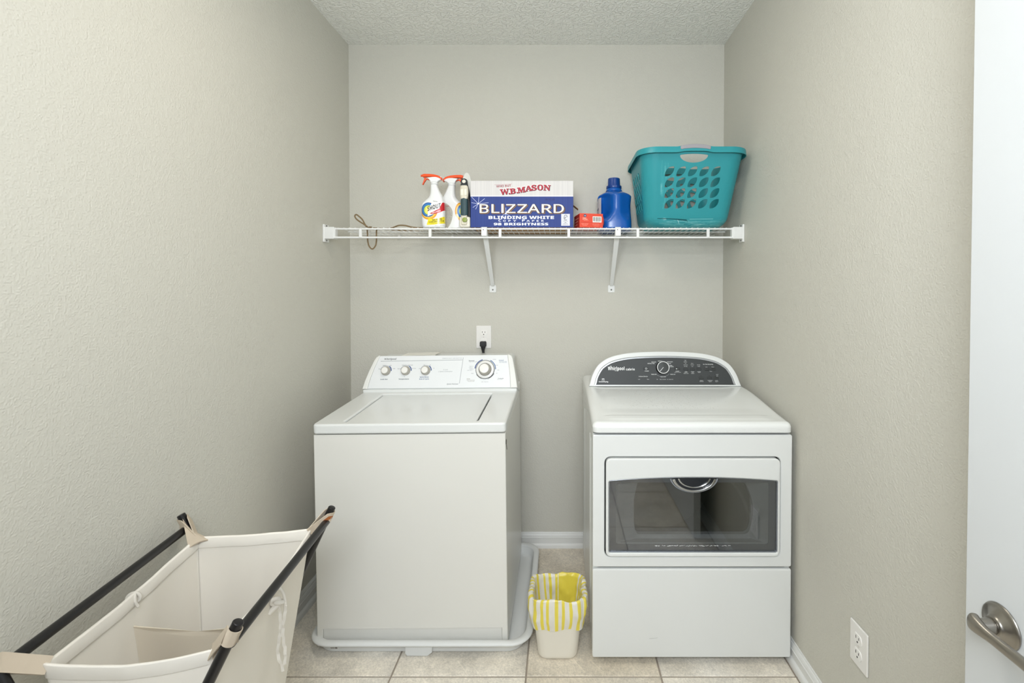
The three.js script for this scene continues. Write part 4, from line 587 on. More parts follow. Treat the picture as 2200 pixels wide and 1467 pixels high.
/* carton of copy paper, open on top, used as a bin for bottles */
{
  const x0 = -0.3955, x1 = 0.0612, zf = -2.137, zb = -2.389, h = 0.2065, o = [(x0 + x1) / 2, ON, (zf + zb) / 2], hw = (x1 - x0) / 2, hd = (zf - zb) / 2, c = 0.0035;
  const t = thing('paper_carton', 'blue and white printed copy paper carton, open on top, on the wire shelf', 'box', o);
  const S = 9, U = (x) => (x - 1010.5) * S, Q = (y) => (y - 387.5) * S;
  const print = canvasTex(221.5 * S, 100 * S, (g, W, H) => {
    g.fillStyle = '#d8d6d4'; g.fillRect(0, 0, W, H); g.fillStyle = '#1e3985'; g.fillRect(0, Q(421.3), W, H); g.fillStyle = '#f3f4f6'; g.fillRect(0, Q(419.5), W, 1.7 * S);
    const r = rng(6); for (let x = 0; x < W; x += 13) { g.fillStyle = r() < 0.5 ? 'rgba(255,255,255,0.035)' : 'rgba(0,0,30,0.05)'; g.fillRect(x, 0, 6, H); }
    const t = (s, str, x, y, o) => font(g, s * S, str, U(x), Q(y), o);
    g.strokeStyle = '#b0434a'; g.lineWidth = 0.35 * S; g.beginPath(); g.moveTo(U(1062), Q(396.2)); g.lineTo(U(1100), Q(394.3)); g.stroke();
    t(6.6, 'WHO BUT', 1082, 398.8, { w: 'bold', c: '#8e2531', rot: -0.05, sx: 1.05 });
    // a glyph or line fitted between x0 and x1, with its capitals between y0 and y1
    const fit = (str, x0, x1, y0, y1, { c = '#eef1fa', w = 'bold', f = 'sans-serif', rot = 0, stroke, lw = 0, dx = 0, dy = 0 } = {}) => { const size = (y1 - y0) / 0.729 * S; g.save(); g.font = `${w} ${size}px ${f}`; g.textAlign = 'center'; g.textBaseline = 'alphabetic'; g.lineJoin = 'round'; g.translate(U((x0 + x1) / 2 + dx), Q(y1 + dy)); g.rotate(rot); g.scale((x1 - x0) * S / g.measureText(str).width, 1); if (lw) { g.strokeStyle = stroke ?? c; g.lineWidth = lw * S; g.strokeText(str, 0, 0); } g.fillStyle = c; g.fillText(str, 0, 0); g.restore(); };
    const mason = [['W', 1074.5, 1093.5, 404.8, 416.6, -0.1], ['.', 1091.6, 1095.8, 404.8, 415.8, 0], ['B', 1095.2, 1108.4, 403.6, 415, -0.12], ['.', 1108.8, 1113, 402, 413.8, 0], ['M', 1111.6, 1129.6, 401, 412.4, -0.14], ['A', 1128.6, 1143.2, 398, 409.2, -0.12], ['S', 1141.2, 1153.6, 396.2, 407.6, -0.05], ['O', 1153.4, 1167.4, 395.8, 407.4, 0], ['N', 1166.8, 1182.4, 396.2, 407.8, 0.06]];
    for (const [c, lw, dd] of [['#f6f2f0', 2.4, 0], ['#43202f', 1.2, 0.6], ['#b52c3e', 0.35, 0]]) for (const [ch, a, b, y0, y1, r] of mason) fit(ch, a, b, y0, y1, { c, f: 'serif', rot: r, lw, dx: dd, dy: dd });
    t(5.4, 'RECYCLED', 1182, 427.6, { w: 'bold', c: '#1c1f5e', sx: 0.75 }); t(2.6, 'acid free', 1183, 431, { c: '#20246a' });
    for (const [ch, a, b] of [['B', 1026.6, 1051.4], ['L', 1051.6, 1073.6], ['I', 1074.4, 1084.6], ['Z', 1085.4, 1109], ['Z', 1110, 1133.8], ['A', 1133.6, 1159.4], ['R', 1160, 1186], ['D', 1186, 1214]]) for (const [dx, dy, c, lw] of [[2, 1.9, '#241b2c', 1.9], [1.5, 1.4, '#b98a63', 1.3], [0.5, 0.5, '#33262b', 1.9], [0, 0, '#f6ece1', 0.5]]) { if (ch !== 'I') fit(ch, a, b, 437.4, 456.4, { c, lw, dx, dy, w: '' }); else { g.fillStyle = c; g.fillRect(U(1077.2 + dx - lw / 2), Q(437.4 + dy - lw / 2), (4.6 + lw) * S, (19 + lw) * S); } }
    g.lineCap = 'butt';
    const spark = (x, y, ls, col) => { g.lineCap = 'round'; for (const [a, l] of ls) { g.strokeStyle = col; g.lineWidth = 0.75 * S; g.beginPath(); g.moveTo(U(x), Q(y)); g.lineTo(U(x + l * Math.cos(rad(a))), Q(y + l * Math.sin(rad(a)))); g.stroke(); } g.fillStyle = '#fff'; g.beginPath(); g.arc(U(x), Q(y), 1.7 * S, 0, 7); g.fill(); };
    spark(1027.3, 436.6, [[-135, 20], [-84, 14.5], [-38, 17.5], [-5, 22], [145, 14], [115, 13], [188, 14.5]], '#dfe6ff'); spark(1086.6, 457.8, [[-90, 12.5], [30, 9], [150, 9], [90, 6], [-40, 6]], '#cfdcff');
    fit('BLINDING WHITE', 1048, 1191.4, 462.8, 469.4, { lw: 0.35 }); fit('C', 1070, 1077.2, 470.2, 475.2); fit('O', 1080, 1087, 471.4, 475.2); fit('P', 1091, 1097.6, 471.4, 475.2); fit('Y', 1102, 1109.4, 471.4, 475.2);
    fit('P', 1120.4, 1128, 470.2, 475.2); fit('A', 1131, 1138.4, 471.4, 475.2); fit('P', 1142, 1148.6, 471.4, 475.2); fit('E', 1152, 1158.4, 471.4, 475.2); fit('R', 1162, 1168.6, 471.4, 475.2); fit('98 BRIGHTNESS', 1060.2, 1178.6, 477.6, 483, { lw: 0.3 });
    g.fillStyle = '#dfe0e8'; g.beginPath(); g.rect(U(1206), Q(458.5), 18.6 * S, 25.5 * S); g.fill(); g.strokeStyle = '#2c3140'; g.lineWidth = 0.9 * S; g.beginPath(); g.arc(U(1215.5), Q(464.2), 3.2 * S, 2.2, 6.6); g.stroke(); g.beginPath(); g.moveTo(U(1211), Q(467)); g.lineTo(U(1213.5), Q(469)); g.lineTo(U(1216.5), Q(464.5)); g.stroke();
    t(4, 'FSC', 1215.2, 471.6, { w: 'bold', c: '#2c3140' }); t(1.8, 'www.fsc.org', 1215.2, 474.6, { c: '#2c3140' }); t(2, 'MIX', 1215.2, 477, { w: 'bold', c: '#2c3140' }); t(1.9, 'Paper from', 1215.2, 479.4, { c: '#2c3140' }); t(1.9, 'responsible sources', 1215.2, 481.6, { c: '#2c3140', sx: 0.8 });
  });
  const kraft = M(0xb08f68, 0.85), blue = M(0x1f3a80, 0.7);
  add('front_panel', planar(rb(-hw, hw, 0, h, hd - c, hd, 0.0012, 2), -hw, hw, 0, h), M(0xffffff, 0.6, { map: print }), t);
  add('back_panel', bx(-hw, hw, 0, h - 0.002, -hd, -hd + c), kraft, t);
  add('bottom_panel', bx(-hw + c, hw - c, 0.0002, c, -hd + c, hd - c), kraft, t);
  const sideS = (z0, z1) => { const s = shape([[z0, 0], [z1, 0], [z1, h - 0.004], [z0, h - 0.004]]); s.holes.push(rrect(-0.045, 0.045, 0.085, 0.112, 0.012, THREE.Path)); return s; };
  for (const x of [-hw, hw - c]) add('side_panel', ext(sideS(-hd + c, hd - c), c).rotateY(-Math.PI / 2).translate(x + c, 0, 0), blue, t);
  add('hand_flap', rb(-0.002, 0.031, -0.0008, 0.0008, -0.013, 0.03, 0.0006, 1).rotateZ(rad(-38)).translate(hw + 0.0006, 0.112, 0.03), kraft, t, 'brown hand-hole flap pushed outwards');
  // the bottles in the carton: only their caps rise above its edge
  for (const [name, x, z, top, cr, bc, cc, label] of [['bottle', -0.158, -2.225, 0.2165, 0.0185, 0x23539f, 0x1f4f86, 'bottle with a flat dark blue cap standing inside the paper carton'], ['bottle', -0.0435, -2.225, 0.2195, 0.0188, 0xe3e2db, 0xeeeeea, 'bottle with a white screw cap standing inside the paper carton']]) {
    const b = thing(name, label, 'bottle', [x, ON + c + 0.0002, z]);
    const H = top - c;
    add('body', lathe([[0, 0], [0.036, 0], [0.039, 0.004], [0.039, H - 0.075], [0.034, H - 0.05], [0.018, H - 0.032], [0.015, H - 0.026], [0.015, H - 0.012], [0, H - 0.012]]), M(bc, 0.35), b);
    add('cap', lathe([[0, H - 0.024], [cr, H - 0.024], [cr, H - 0.003], [cr * 0.9, H], [0, H]]), M(cc, 0.35), b);
  }
}
/* small red box */
{
  const t = thing('small_box', 'small red packet with a barcode lying between the carton and blue jug', 'box', [0.1313, ON, -2.191]);
  t.rotation.y = rad(11);
  const print = canvasTex(540, 300, (g, W, H) => {
    g.fillStyle = '#e2492f'; g.fillRect(0, 0, W, H); g.strokeStyle = '#ef7455'; g.lineWidth = 3; g.strokeRect(4, 4, W - 8, H - 8);
    g.fillStyle = '#2f4a72'; g.beginPath(); g.arc(124, 50, 32, 0, 7); g.fill(); font(g, 26, 'up', 124, 50, { w: 'bold', c: '#fff' });
    g.fillStyle = '#f4f2ee'; g.fillRect(300, 60, 205, 130); const r = rng(4); for (let x = 318; x < 488;) { const b = 3 + r() * 9; g.fillStyle = '#333'; g.fillRect(x, 74, b, 92); x += b + 3 + r() * 8; } font(g, 15, '0 41130 20754 6', 402, 178, { c: '#333' });
    font(g, 26, 'FABRIC', 112, 102, { w: 'bold', c: '#f7d9c5' }); font(g, 24, 'SOFTENER', 124, 128, { w: 'bold', c: '#f7d9c5' }); font(g, 18, 'SHEETS 80 CT', 150, 152, { c: '#f7c9b5' });
    g.fillStyle = '#b02b1c'; g.fillRect(0, 192, W, 4); for (const [x, y, s] of [[120, 220, 'Directions: place one'], [120, 240, 'sheet in dryer with'], [120, 260, 'damp clothes'], [370, 220, 'Caution: keep away'], [380, 244, 'from children. Store in'], [380, 266, 'a cool dry place']]) font(g, 17, s, x, y, { c: '#f7c4b2' });
  });
  add('carton', planar(rb(-0.0535, 0.0535, 0, 0.0615, -0.055, 0.055, 0.0015, 2), -0.0535, 0.0535, 0, 0.0615), M(0xffffff, 0.5, { map: print }), t);
  const sideTex = canvasTex(256, 128, (g, W, H) => { g.fillStyle = '#c33523'; g.fillRect(0, 0, W, H); g.strokeStyle = '#efb0a0'; g.lineWidth = 9; for (let k = 0; k < 3; k++) { g.beginPath(); g.moveTo(30, 36 + 30 * k); g.lineTo(220 - 30 * k, 36 + 30 * k); g.stroke(); } });
  add('side_print', planar(new THREE.PlaneGeometry(0.104, 0.056), -0.052, 0.052, -0.028, 0.028).rotateY(-Math.PI / 2).translate(-0.0538, 0.0305, 0), M(0xffffff, 0.5, { map: sideTex }), t);
  add('torn_flap', ext(splineShape([[0, 0.006], [0.005, 0.012], [0.008, 0.026], [0.006, 0.045], [0.001, 0.058], [0, 0.056], [0, 0.006]]), 0.002).translate(0.0532, 0, 0.042), M(0xc23a28, 0.6), t);
}
/* blue detergent jug, handle side to the front */
{
  const o = [0.2590, ON, -2.289], t = thing('detergent_jug', 'blue plastic laundry detergent jug between the red packet and turquoise basket', 'jug', o);
  const H = 0.1905, N = 72, rows = 60, rings = [];
  for (let j = 0; j <= rows; j++) {
    const v = j / rows, y = v * H, b = sm(0, 0.03, v), sh = sm(0.80, 1.0, v), w = (0.0795 - 0.0045 * sm(0.1, 0.6, v) * (1 - sm(0.6, 0.9, v))) * (0.93 + 0.07 * b) * (1 - 0.60 * sh ** 1.45) , dp = 0.102 * (0.94 + 0.06 * b) * (1 - 0.66 * sh ** 1.5), ring = [];
    for (let i = 0; i < N; i++) {
      const a = -i / N * 2 * Math.PI, c = Math.cos(a), s = Math.sin(a), e = 3.2, x = w * Math.sign(c) * Math.abs(c) ** (2 / e); let z = dp * Math.sign(s) * Math.abs(s) ** (2 / e), X = x;
      if (s > 0) {                                        // grip: hollows either side of an upright ridge that flares at the foot
        const ridge = Math.exp(-(((x + 0.004) / (0.016 + 0.040 * (1 - sm(0.12, 0.5, v)))) ** 2)), band = sm(0.16, 0.42, v) * (1 - sm(0.80, 0.95, v)), leftHollow = Math.exp(-(((x + 0.052) / 0.034) ** 2)), rightHollow = Math.exp(-(((x - 0.050) / 0.03) ** 2));
        z -= (0.058 * band * leftHollow + 0.022 * band * rightHollow) * (1 - ridge) * Math.min(1, s * 2.2);
      }
      ring.push(V(X, y, z));
    }
    rings.push(ring);
  }
  add('body', loft(rings, { cap0: true, cap1: true }), MP(0x0b58ad, 0.26, { clearcoat: 0.3, clearcoatRoughness: 0.2 }), t);
  add('neck', lathe([[0, 0], [0.040, 0], [0.038, 0.008], [0.0345, 0.014], [0.0345, 0.022], [0, 0.022]]).translate(0, H - 0.006, 0), MP(0x0b58ad, 0.26), t);
  const cap = []; for (let k = 0; k <= 8; k++) { const y = [0, 0.002, 0.012, 0.0125, 0.045, 0.0485, 0.0485, 0.044, 0.044][k], r0 = [0.0355, 0.0365, 0.0355, 0.0285, 0.0275, 0.0265, 0.0225, 0.0215, 0.001][k]; cap.push(Array.from({ length: 96 }, (_, i) => { const a = -i / 96 * 2 * Math.PI, r = r0 + (k === 3 || k === 4 ? 0.0007 * Math.cos(a * 24) : 0); return V(r * Math.cos(a), y, r * Math.sin(a)); })); }
  add('cap', toCreasedNormals(loft(cap), 0.6).translate(0, H + 0.011, 0), MP(0x0b3c86, 0.32), t, 'darker blue screw cap');
  const lab = canvasTex(256, 256, (g, W, H) => { g.fillStyle = '#dcdde2'; g.fillRect(0, 0, W, H); g.fillStyle = '#4b3f7a'; g.fillRect(60, 90, 140, 70); font(g, 46, 'ULTRA', 128, 126, { w: 'bold', c: '#eee' }); font(g, 22, 'FRESH SCENT', 128, 190, { c: '#4a4a66', w: 'bold' }); font(g, 18, '96 LOADS', 128, 222, { c: '#55556a' }); });
  // label wraps the left side
  const lg = new THREE.PlaneGeometry(0.15, 0.12, 30, 1), lp = lg.attributes.position;
  for (let i = 0; i < lp.count; i++) { const zz = lp.getX(i), k = Math.min(1, Math.abs(zz) / 0.102), x = -(0.0758 * (1 - k ** 3.2) ** (1 / 3.2)) - 0.0012; lp.setXYZ(i, x, lp.getY(i) + 0.088, zz - 0.006); }
  lg.computeVertexNormals(); add('label', lg, M(0xffffff, 0.45, { map: lab, side: THREE.DoubleSide }), t, 'white printed label on the left side');
}
/* turquoise laundry basket: moulded wall with leaf-shaped holes */
{
  const o = [0.5655, ON, -2.2], t = thing('laundry_basket', 'turquoise plastic laundry basket with leaf-shaped holes and cracked base on the shelf', 'basket', o);
  const HT = 0.3155, TH = 0.0026;
  const size = (y) => { const k = Math.min(1, y / HT), f = y < 0.046 ? Math.sqrt(Math.max(0, 1 - ((0.046 - y) / 0.046) ** 2)) : 1; return { hx: 0.140 + 0.043 * f + 0.040 * k, hz: 0.080 + 0.041 * f + 0.064 * k, cz: -0.050 + 0.052 * k, r: 0.05 + 0.02 * k }; };
  // outline walked from the front left corner: front, right, back, left
  function outline(y, off, n = [70, 12, 44, 12, 60, 12, 44, 12]) {
    const { hx, hz, cz, r } = size(y), X = hx + off, Z = hz + off, R = r + off, pts = [];
    const seg = (x0, z0, x1, z1, m, f) => { for (let i = 0; i < m; i++) pts.push({ p: V(x0 + (x1 - x0) * i / m, y, z0 + (z1 - z0) * i / m + cz), f }); };
    const arc = (x, z, a, m) => { for (let i = 0; i < m; i++) { const q = rad(a - 90 * i / m); pts.push({ p: V(x + R * Math.cos(q), y, z + R * Math.sin(q) + cz), f: '' }); } };
    seg(-X + R, Z, X - R, Z, n[0], 'z'); arc(X - R, Z - R, 90, n[1]); seg(X, Z - R, X, -Z + R, n[2], 'x'); arc(X - R, -Z + R, 0, n[3]); seg(X - R, -Z, -X + R, -Z, n[4], 'z'); arc(-X + R, -Z + R, -90, n[5]); seg(-X, -Z + R, -X, Z - R, n[6], 'x'); arc(-X + R, Z - R, -180, n[7]);
    return pts;
  }
  const leaf = (x, y, a, b, ang) => { const c = Math.cos(ang), s = Math.sin(ang), u = x * c + y * s, v = -x * s + y * c, R = (a * a + b * b) / (2 * b); return Math.min(R - Math.hypot(u, v - (R - b)), R - Math.hypot(u, v + (R - b))); };
  const rowsY = [0.226, 0.183, 0.140, 0.097];
  function solid(p, face, cz, front) {
    let h = -1;
    if (face === 'z') { rowsY.forEach((ry, j) => { for (let k = 0; k < 5; k++) h = Math.max(h, leaf(p.x - (-0.0975 + 0.0490 * k + 0.0028 * j * (front ? 1 : 0)), p.y - ry, 0.0262, 0.0140, front ? 0.80 : -0.8)); });
      const e = 1 - Math.hypot(p.x / 0.059, (p.y - 0.2885) / 0.029); h = Math.max(h, Math.min(e * 0.03, 0.2895 + 0.004 * (1 - (p.x / 0.059) ** 2) - p.y));
      if (front) { const q = (p.x + 0.149) / 0.149; if (q > 0 && q < 1) h = Math.max(h, 0.0007 + 0.0026 * q - Math.abs(p.y - (0.0365 - 0.0075 * q * q))); const yy = (0.029 - p.y) / 0.022; if (yy > 0 && yy < 1) h = Math.max(h, 0.0013 - Math.abs(p.x - (-0.001 - 0.008 * yy + 0.004 * Math.sin(yy * 7)))); } }
    if (face === 'x') rowsY.forEach((ry) => { for (let k = 0; k < 4; k++) h = Math.max(h, leaf(p.z - cz - (-0.066 + 0.044 * k), p.y - ry, 0.0255, 0.0125, -0.85)); });
    return -h;
  }
  const ys = []; for (let y = 0.0; y < HT;) { ys.push(y); y += y < 0.003 ? 0.0015 : y < 0.02 ? 0.003 : y < 0.041 ? 0.0009 : 0.0035; } ys.push(HT);
  const O = ys.map((y) => outline(y, 0)), I = ys.map((y) => outline(y, -TH)), n = O[0].length, vals = O.map((r, j) => r.map((q, i) => solid(q.p, q.f, size(ys[j]).cz, i < 70))), pos = [], uv = [];
  const emit = (a, b, c) => { for (const q of [a, b, c]) { pos.push(q.p.x, q.p.y, q.p.z); uv.push(q.u, q.v); } };
  const mixp = (a, b, k) => ({ p: a.p.clone().lerp(b.p, k), q: a.q.clone().lerp(b.q, k), u: a.u + (b.u - a.u) * k, v: a.v + (b.v - a.v) * k, w: 0 });
  const inn = (a) => ({ p: a.q, u: a.u, v: a.v });
  for (let j = 0; j < ys.length - 1; j++) for (let i = 0; i < n; i++) {
    const P = (jj, ii) => ({ p: O[jj][ii % n].p, q: I[jj][ii % n].p, u: ii / n, v: ys[jj] / HT, w: vals[jj][ii % n] });
    const A = P(j, i), B = P(j, i + 1), C = P(j + 1, i + 1), D = P(j + 1, i);
    for (const tri of [[A, B, C], [A, C, D]]) {
      const poly = [], cut = [];
      for (let k = 0; k < 3; k++) { const a = tri[k], b = tri[(k + 1) % 3]; if (a.w > 0) poly.push(a); if (a.w > 0 !== b.w > 0) { const m = mixp(a, b, a.w / (a.w - b.w)); m.out = a.w > 0; poly.push(m); cut.push(m); } }
      for (let k = 1; k + 1 < poly.length; k++) { emit(poly[0], poly[k], poly[k + 1]); emit(inn(poly[0]), inn(poly[k + 1]), inn(poly[k])); }
      if (cut.length === 2) { const [a, b] = cut[0].out ? cut : [cut[1], cut[0]]; emit(a, inn(a), inn(b)); emit(a, inn(b), b); }
    }
  }
  let g = new THREE.BufferGeometry(); g.setAttribute('position', new THREE.Float32BufferAttribute(pos, 3)); g.setAttribute('uv', new THREE.Float32BufferAttribute(uv, 2));
  g = toCreasedNormals(g, 0.6);
  // pale stress marks and scuffs round the base and down the front left
  const scuff = canvasTex(1536, 512, (c, W, H) => {
    c.fillStyle = '#2d979f'; c.fillRect(0, 0, W, H); const r = rng(12); c.lineCap = 'round';
    for (let k = 0; k < 150; k++) { const x = r() * W * 0.30 + W * (r() < 0.12 ? 0.9 : 0), y = H - r() * 48; c.strokeStyle = `rgba(190,232,230,${0.05 + 0.22 * r() * r()})`; c.lineWidth = 1.5 + 6 * r(); c.beginPath(); c.moveTo(x, y); c.quadraticCurveTo(x + 20 + 30 * r(), y - 16 * (r() - 0.4), x + 40 + 70 * r(), y - 24 * (r() - 0.5)); c.stroke(); }
    for (let k = 0; k < 26; k++) { const x = W * (0.012 + 0.05 * r()), y = H * (0.28 + 0.5 * r()); c.strokeStyle = `rgba(200,238,236,${0.04 + 0.10 * r()})`; c.lineWidth = 3 + 9 * r(); c.beginPath(); c.moveTo(x, y); c.quadraticCurveTo(x + 6 * r(), y - 20, x + 4 * r(), y - 30 - 40 * r()); c.stroke(); }
    c.strokeStyle = 'rgba(225,248,246,0.75)'; c.lineWidth = 3.5; for (const [a, b, d, e, f, h] of [[0.020, 0.89, 0.028, 0.875, 0.036, 0.884], [0.082, 0.895, 0.092, 0.905, 0.093, 0.945], [0.026, 0.90, 0.033, 0.90, 0.038, 0.893]]) { c.beginPath(); c.moveTo(a * W, b * H); c.quadraticCurveTo(d * W, e * H, f * W, h * H); c.stroke(); }
    c.strokeStyle = 'rgba(190,235,232,0.5)'; c.lineWidth = 4; c.beginPath(); c.moveTo(W * 0.14, H * 0.893); c.lineTo(W * 0.24, H * 0.89); c.stroke();
  });
  const teal = M(0x2d979f, 0.4), tealMap = M(0xffffff, 0.4, { map: scuff });
  add('wall', g, tealMap, t);
  const ring = (y, off) => outline(y, off).map((q) => q.p), e = (off, dy) => ring(HT, off).map((p) => { p.y = HT + dy + 0.006 * Math.exp(-((p.x / 0.062) ** 6)) * (Math.abs(p.z) > 0.12 ? 1 : 0); return p; });
  add('base', [loft([ring(0, -0.0005), ring(0.0032, -0.0005)], { cap0: true, cap1: true })], teal, t);
  add('rim', toCreasedNormals(loft([e(-0.0026, -0.012), e(-0.0026, 0.0005), e(0, 0.0032), e(0.006, 0.0042), e(0.011, 0.0025), e(0.0128, -0.003), e(0.0138, -0.022), e(0.0118, -0.022), e(0.0105, -0.004), e(0.006, 0.0012), e(0.0015, 0.0006), e(0.0005, -0.012), e(-0.0026, -0.012)].reverse()), 0.9), teal, t);
  // grey soft grip let into the front rim
  const zf = size(HT).hz + size(HT).cz, gs = splineShape([[-0.0625, -0.004], [-0.062, 0.003], [-0.05, 0.0075], [-0.025, 0.0112], [0, 0.0122], [0.025, 0.0112], [0.05, 0.0075], [0.062, 0.003], [0.0625, -0.004], [0.059, -0.0095], [0.04, -0.0065], [0, -0.0045], [-0.04, -0.0065], [-0.059, -0.0095], [-0.0625, -0.004]]);
  add('grip', ext(gs, 0.0135, 0.002).translate(0, HT, zf + 0.0022), M(0x9d9ba0, 0.6), t, 'grey soft grip on the rim');
}

/* ---------- sockets, plug, paper ---------- */
function socket(label, at, turn, parts) {
  const t = thing('wall_outlet', label, 'wall outlet', at), R = (g) => g.rotateY(turn);
  add('cover_plate', R(ext(rrect(-0.0375, 0.0375, -0.0565, 0.0565, 0.004), 0.0055, 0.0025, 3)), M(0xebe9e4, 0.35), t);
  for (const y of [0.0205, -0.0205]) {
    const s = new THREE.Shape(); s.absarc(0, y, 0.0172, rad(-52), rad(52)); s.absarc(0, y, 0.0172, rad(128), rad(232)); s.closePath();
    const r = add('receptacle', R(ext(s, 0.0035, 0.0012).translate(0, 0, 0.0045)), M(0xf1efea, 0.3), t);
    if (parts || y > 0) { for (const [x, h] of [[-0.0062, 0.0085], [0.0062, 0.0068]]) add('slot', R(bx(x - 0.0011, x + 0.0011, y + 0.004 - h / 2, y + 0.004 + h / 2, 0.0065, 0.0082)), M(0x1a1918, 0.9), r); add('ground_hole', R(cyl(0.0026, 0.0026, 0.0016, 12).rotateX(Math.PI / 2).translate(0, y - 0.0075, 0.0074)), M(0x1a1918, 0.9), r); }
  }
  add('screw', R(lathe([[0, 0], [0.0035, 0], [0.003, 0.0012], [0, 0.0016]], 14).rotateX(Math.PI / 2).translate(0, 0, 0.0054)), M(0xdcd9d2, 0.35), t);
  return t;
}
socket('white duplex outlet on the back wall above the washing machine', [-0.379, 1.0585, ZB + 0.0003], 0, false);
socket('white duplex outlet low on the right wall beside the door', [XR - 0.0003, 0.3265, -1.287], -Math.PI / 2, true);
{
  const t = thing('power_cord', 'black plug and power cord hanging behind the washing machine', 'power cord', [-0.3795, 1.026, ZB]);
  add('plug', [loft([[-0.012, 0.0145, 0.011], [-0.010, 0.0155, 0.012], [0.006, 0.0155, 0.012], [0.011, 0.014, 0.0105], [0.012, 0.012, 0.009]].map(([y, a, b]) => rectRing(a, b, 0.004, y, 0, 0.0225, 4, 2)), { cap0: true, cap1: true }), loft([[-0.034, 0.0068, 0.0068], [-0.024, 0.009, 0.0075], [-0.011, 0.013, 0.010]].map(([y, a, b]) => ovalRing(a, b, 2.4, y, 0, 0.0225, 24)), { cap0: true })], mat.blackSoft, t);
  add('cord', tube([V(0, -0.03, 0.0225), V(0.0015, -0.055, 0.0225), V(0.004, -0.1, 0.022), V(0.002, -0.25, 0.03), V(-0.01, -0.5, 0.03), V(-0.02, -0.75, 0.028)], 0.0062, 60, 12), mat.blackSoft, t);
  for (const x of [-0.0062, 0.0062]) add('prong', bx(x - 0.0008, x + 0.0008, 0.008, 0.013, 0.0072, 0.013), mat.chrome, t);
}
{
  const t = thing('folded_paper', 'folded white paper lying on top of the washing machine console', 'paper', [-0.653, 0.9885, -2.262]);
  t.rotation.z = rad(1.4);
  add('sheet', [rb(-0.078, 0.078, 0.0005, 0.0018, -0.05, 0.05, 0.0006, 1), rb(-0.078, 0.078, 0.0026, 0.0036, -0.05, 0.047, 0.0005, 1), rb(-0.0785, -0.0765, 0.0006, 0.0036, -0.05, 0.05, 0.0006, 1)], M(0xeeece4, 0.7), t);
}

/* ---------- open door on the right ---------- */
{
  const FX = 0.695, TH = 0.035, ZE = -0.811, ZH = -0.012, HT = 2.03, d = thing('door', 'white panelled door standing open against the right wall', 'door', [FX + TH / 2, 0.012, ZE / 2 + ZH / 2]);
  d.userData.kind = 'thing';
  const hw = (ZH - ZE) / 2, R = (g) => g.rotateY(-Math.PI / 2);  // drawn facing +z, then turned to face the room (-x)
  const P = [[-hw + 0.125, hw - 0.125, 0.24, 0.86], [-hw + 0.125, hw - 0.125, 1.02, 1.88]], xs = hw - 0.125, piece = (x0, x1, y0, y1) => R(rb(x0, x1, y0, y1, -TH / 2, TH / 2, 0.0012, 2));
  add('slab', [piece(-hw, -xs, 0, HT), piece(xs, hw, 0, HT), piece(-xs - 0.001, xs + 0.001, 0, 0.24), piece(-xs - 0.001, xs + 0.001, 0.86, 1.02), piece(-xs - 0.001, xs + 0.001, 1.88, HT)], mat.door, d);
  for (const [a, b, c, e] of P) add('door_panel', R(rb(a - 0.004, b + 0.004, c - 0.004, e + 0.004, -TH / 2 + 0.009, TH / 2 - 0.009, 0.004, 2)), mat.door, d);
  // lever handle: rose, neck and curved lever, 6 cm from the free edge
  const y = 0.7585, zr = ZE + 0.067, L = (g) => g.translate(-TH / 2, y, zr - (ZE + ZH) / 2), axis = (g) => g.rotateZ(Math.PI / 2);
  add('handle_rose', L(axis(lathe([[0, 0], [0.0325, 0], [0.0335, 0.0015], [0.0325, 0.0035], [0.030, 0.0048], [0.0285, 0.0045], [0.024, 0.0065], [0.017, 0.0105], [0.0145, 0.0125], [0.0135, 0.0155], [0, 0.0155]], 48))), mat.nickel, d, 'round satin nickel rose');
  add('handle_neck', L(axis(lathe([[0, 0.012], [0.0115, 0.012], [0.0118, 0.02], [0.0108, 0.026], [0.0102, 0.036], [0.009, 0.041], [0, 0.042]], 32))), mat.nickel, d);
  const path = curve([V(-0.0365, 0.002, -0.013), V(-0.0392, 0.0015, -0.004), V(-0.0402, 0.0005, 0.012), V(-0.0388, -0.001, 0.032), V(-0.0368, -0.0025, 0.055), V(-0.0360, -0.003, 0.085), V(-0.0364, -0.002, 0.112)], 48);
  const rings = path.map((p, i) => { const k = i / 48, a = path[Math.max(i - 1, 0)], b = path[Math.min(i + 1, 48)], dir = b.clone().sub(a).normalize(), side = V(0, 1, 0).cross(dir).normalize(), up = dir.clone().cross(side), end = Math.sqrt(Math.max(0.02, 1 - (1 - Math.min(1, i / 6)) ** 2)) * Math.sqrt(Math.max(0.03, 1 - (1 - Math.min(1, (48 - i) / 4)) ** 2)), h = (0.0145 - 0.0065 * sm(0.05, 0.5, k) + 0.001 * k) * end, w = (0.0088 - 0.003 * sm(0.1, 0.5, k)) * end; return Array.from({ length: 24 }, (_, q) => { const t = -q / 24 * 2 * Math.PI, c = Math.cos(t), s2 = Math.sin(t); return p.clone().addScaledVector(side, w * Math.sign(c) * Math.abs(c) ** 0.85).addScaledVector(up, h * Math.sign(s2) * Math.abs(s2) ** 0.85); }); });
  add('door_handle', L(loft(rings, { cap0: true, cap1: true })), mat.nickel, d, 'curved satin nickel lever');
  add('set_screw', L(cyl(0.002, 0.002, 0.001, 12).rotateX(rad(60)).translate(-0.024, -0.0097, 0.005)), M(0x55504a, 0.4, { metalness: 1 }), d);
  for (const hy of [0.2, 1.0, 1.8]) add('hinge', [bar(V(-TH / 2 - 0.004, hy - 0.045, hw + 0.002), V(-TH / 2 - 0.004, hy + 0.045, hw + 0.002), 0.005, 12), bx(-TH / 2 - 0.002, TH / 2 - 0.005, hy - 0.044, hy + 0.044, hw, hw + 0.002)], mat.nickel, d);
}

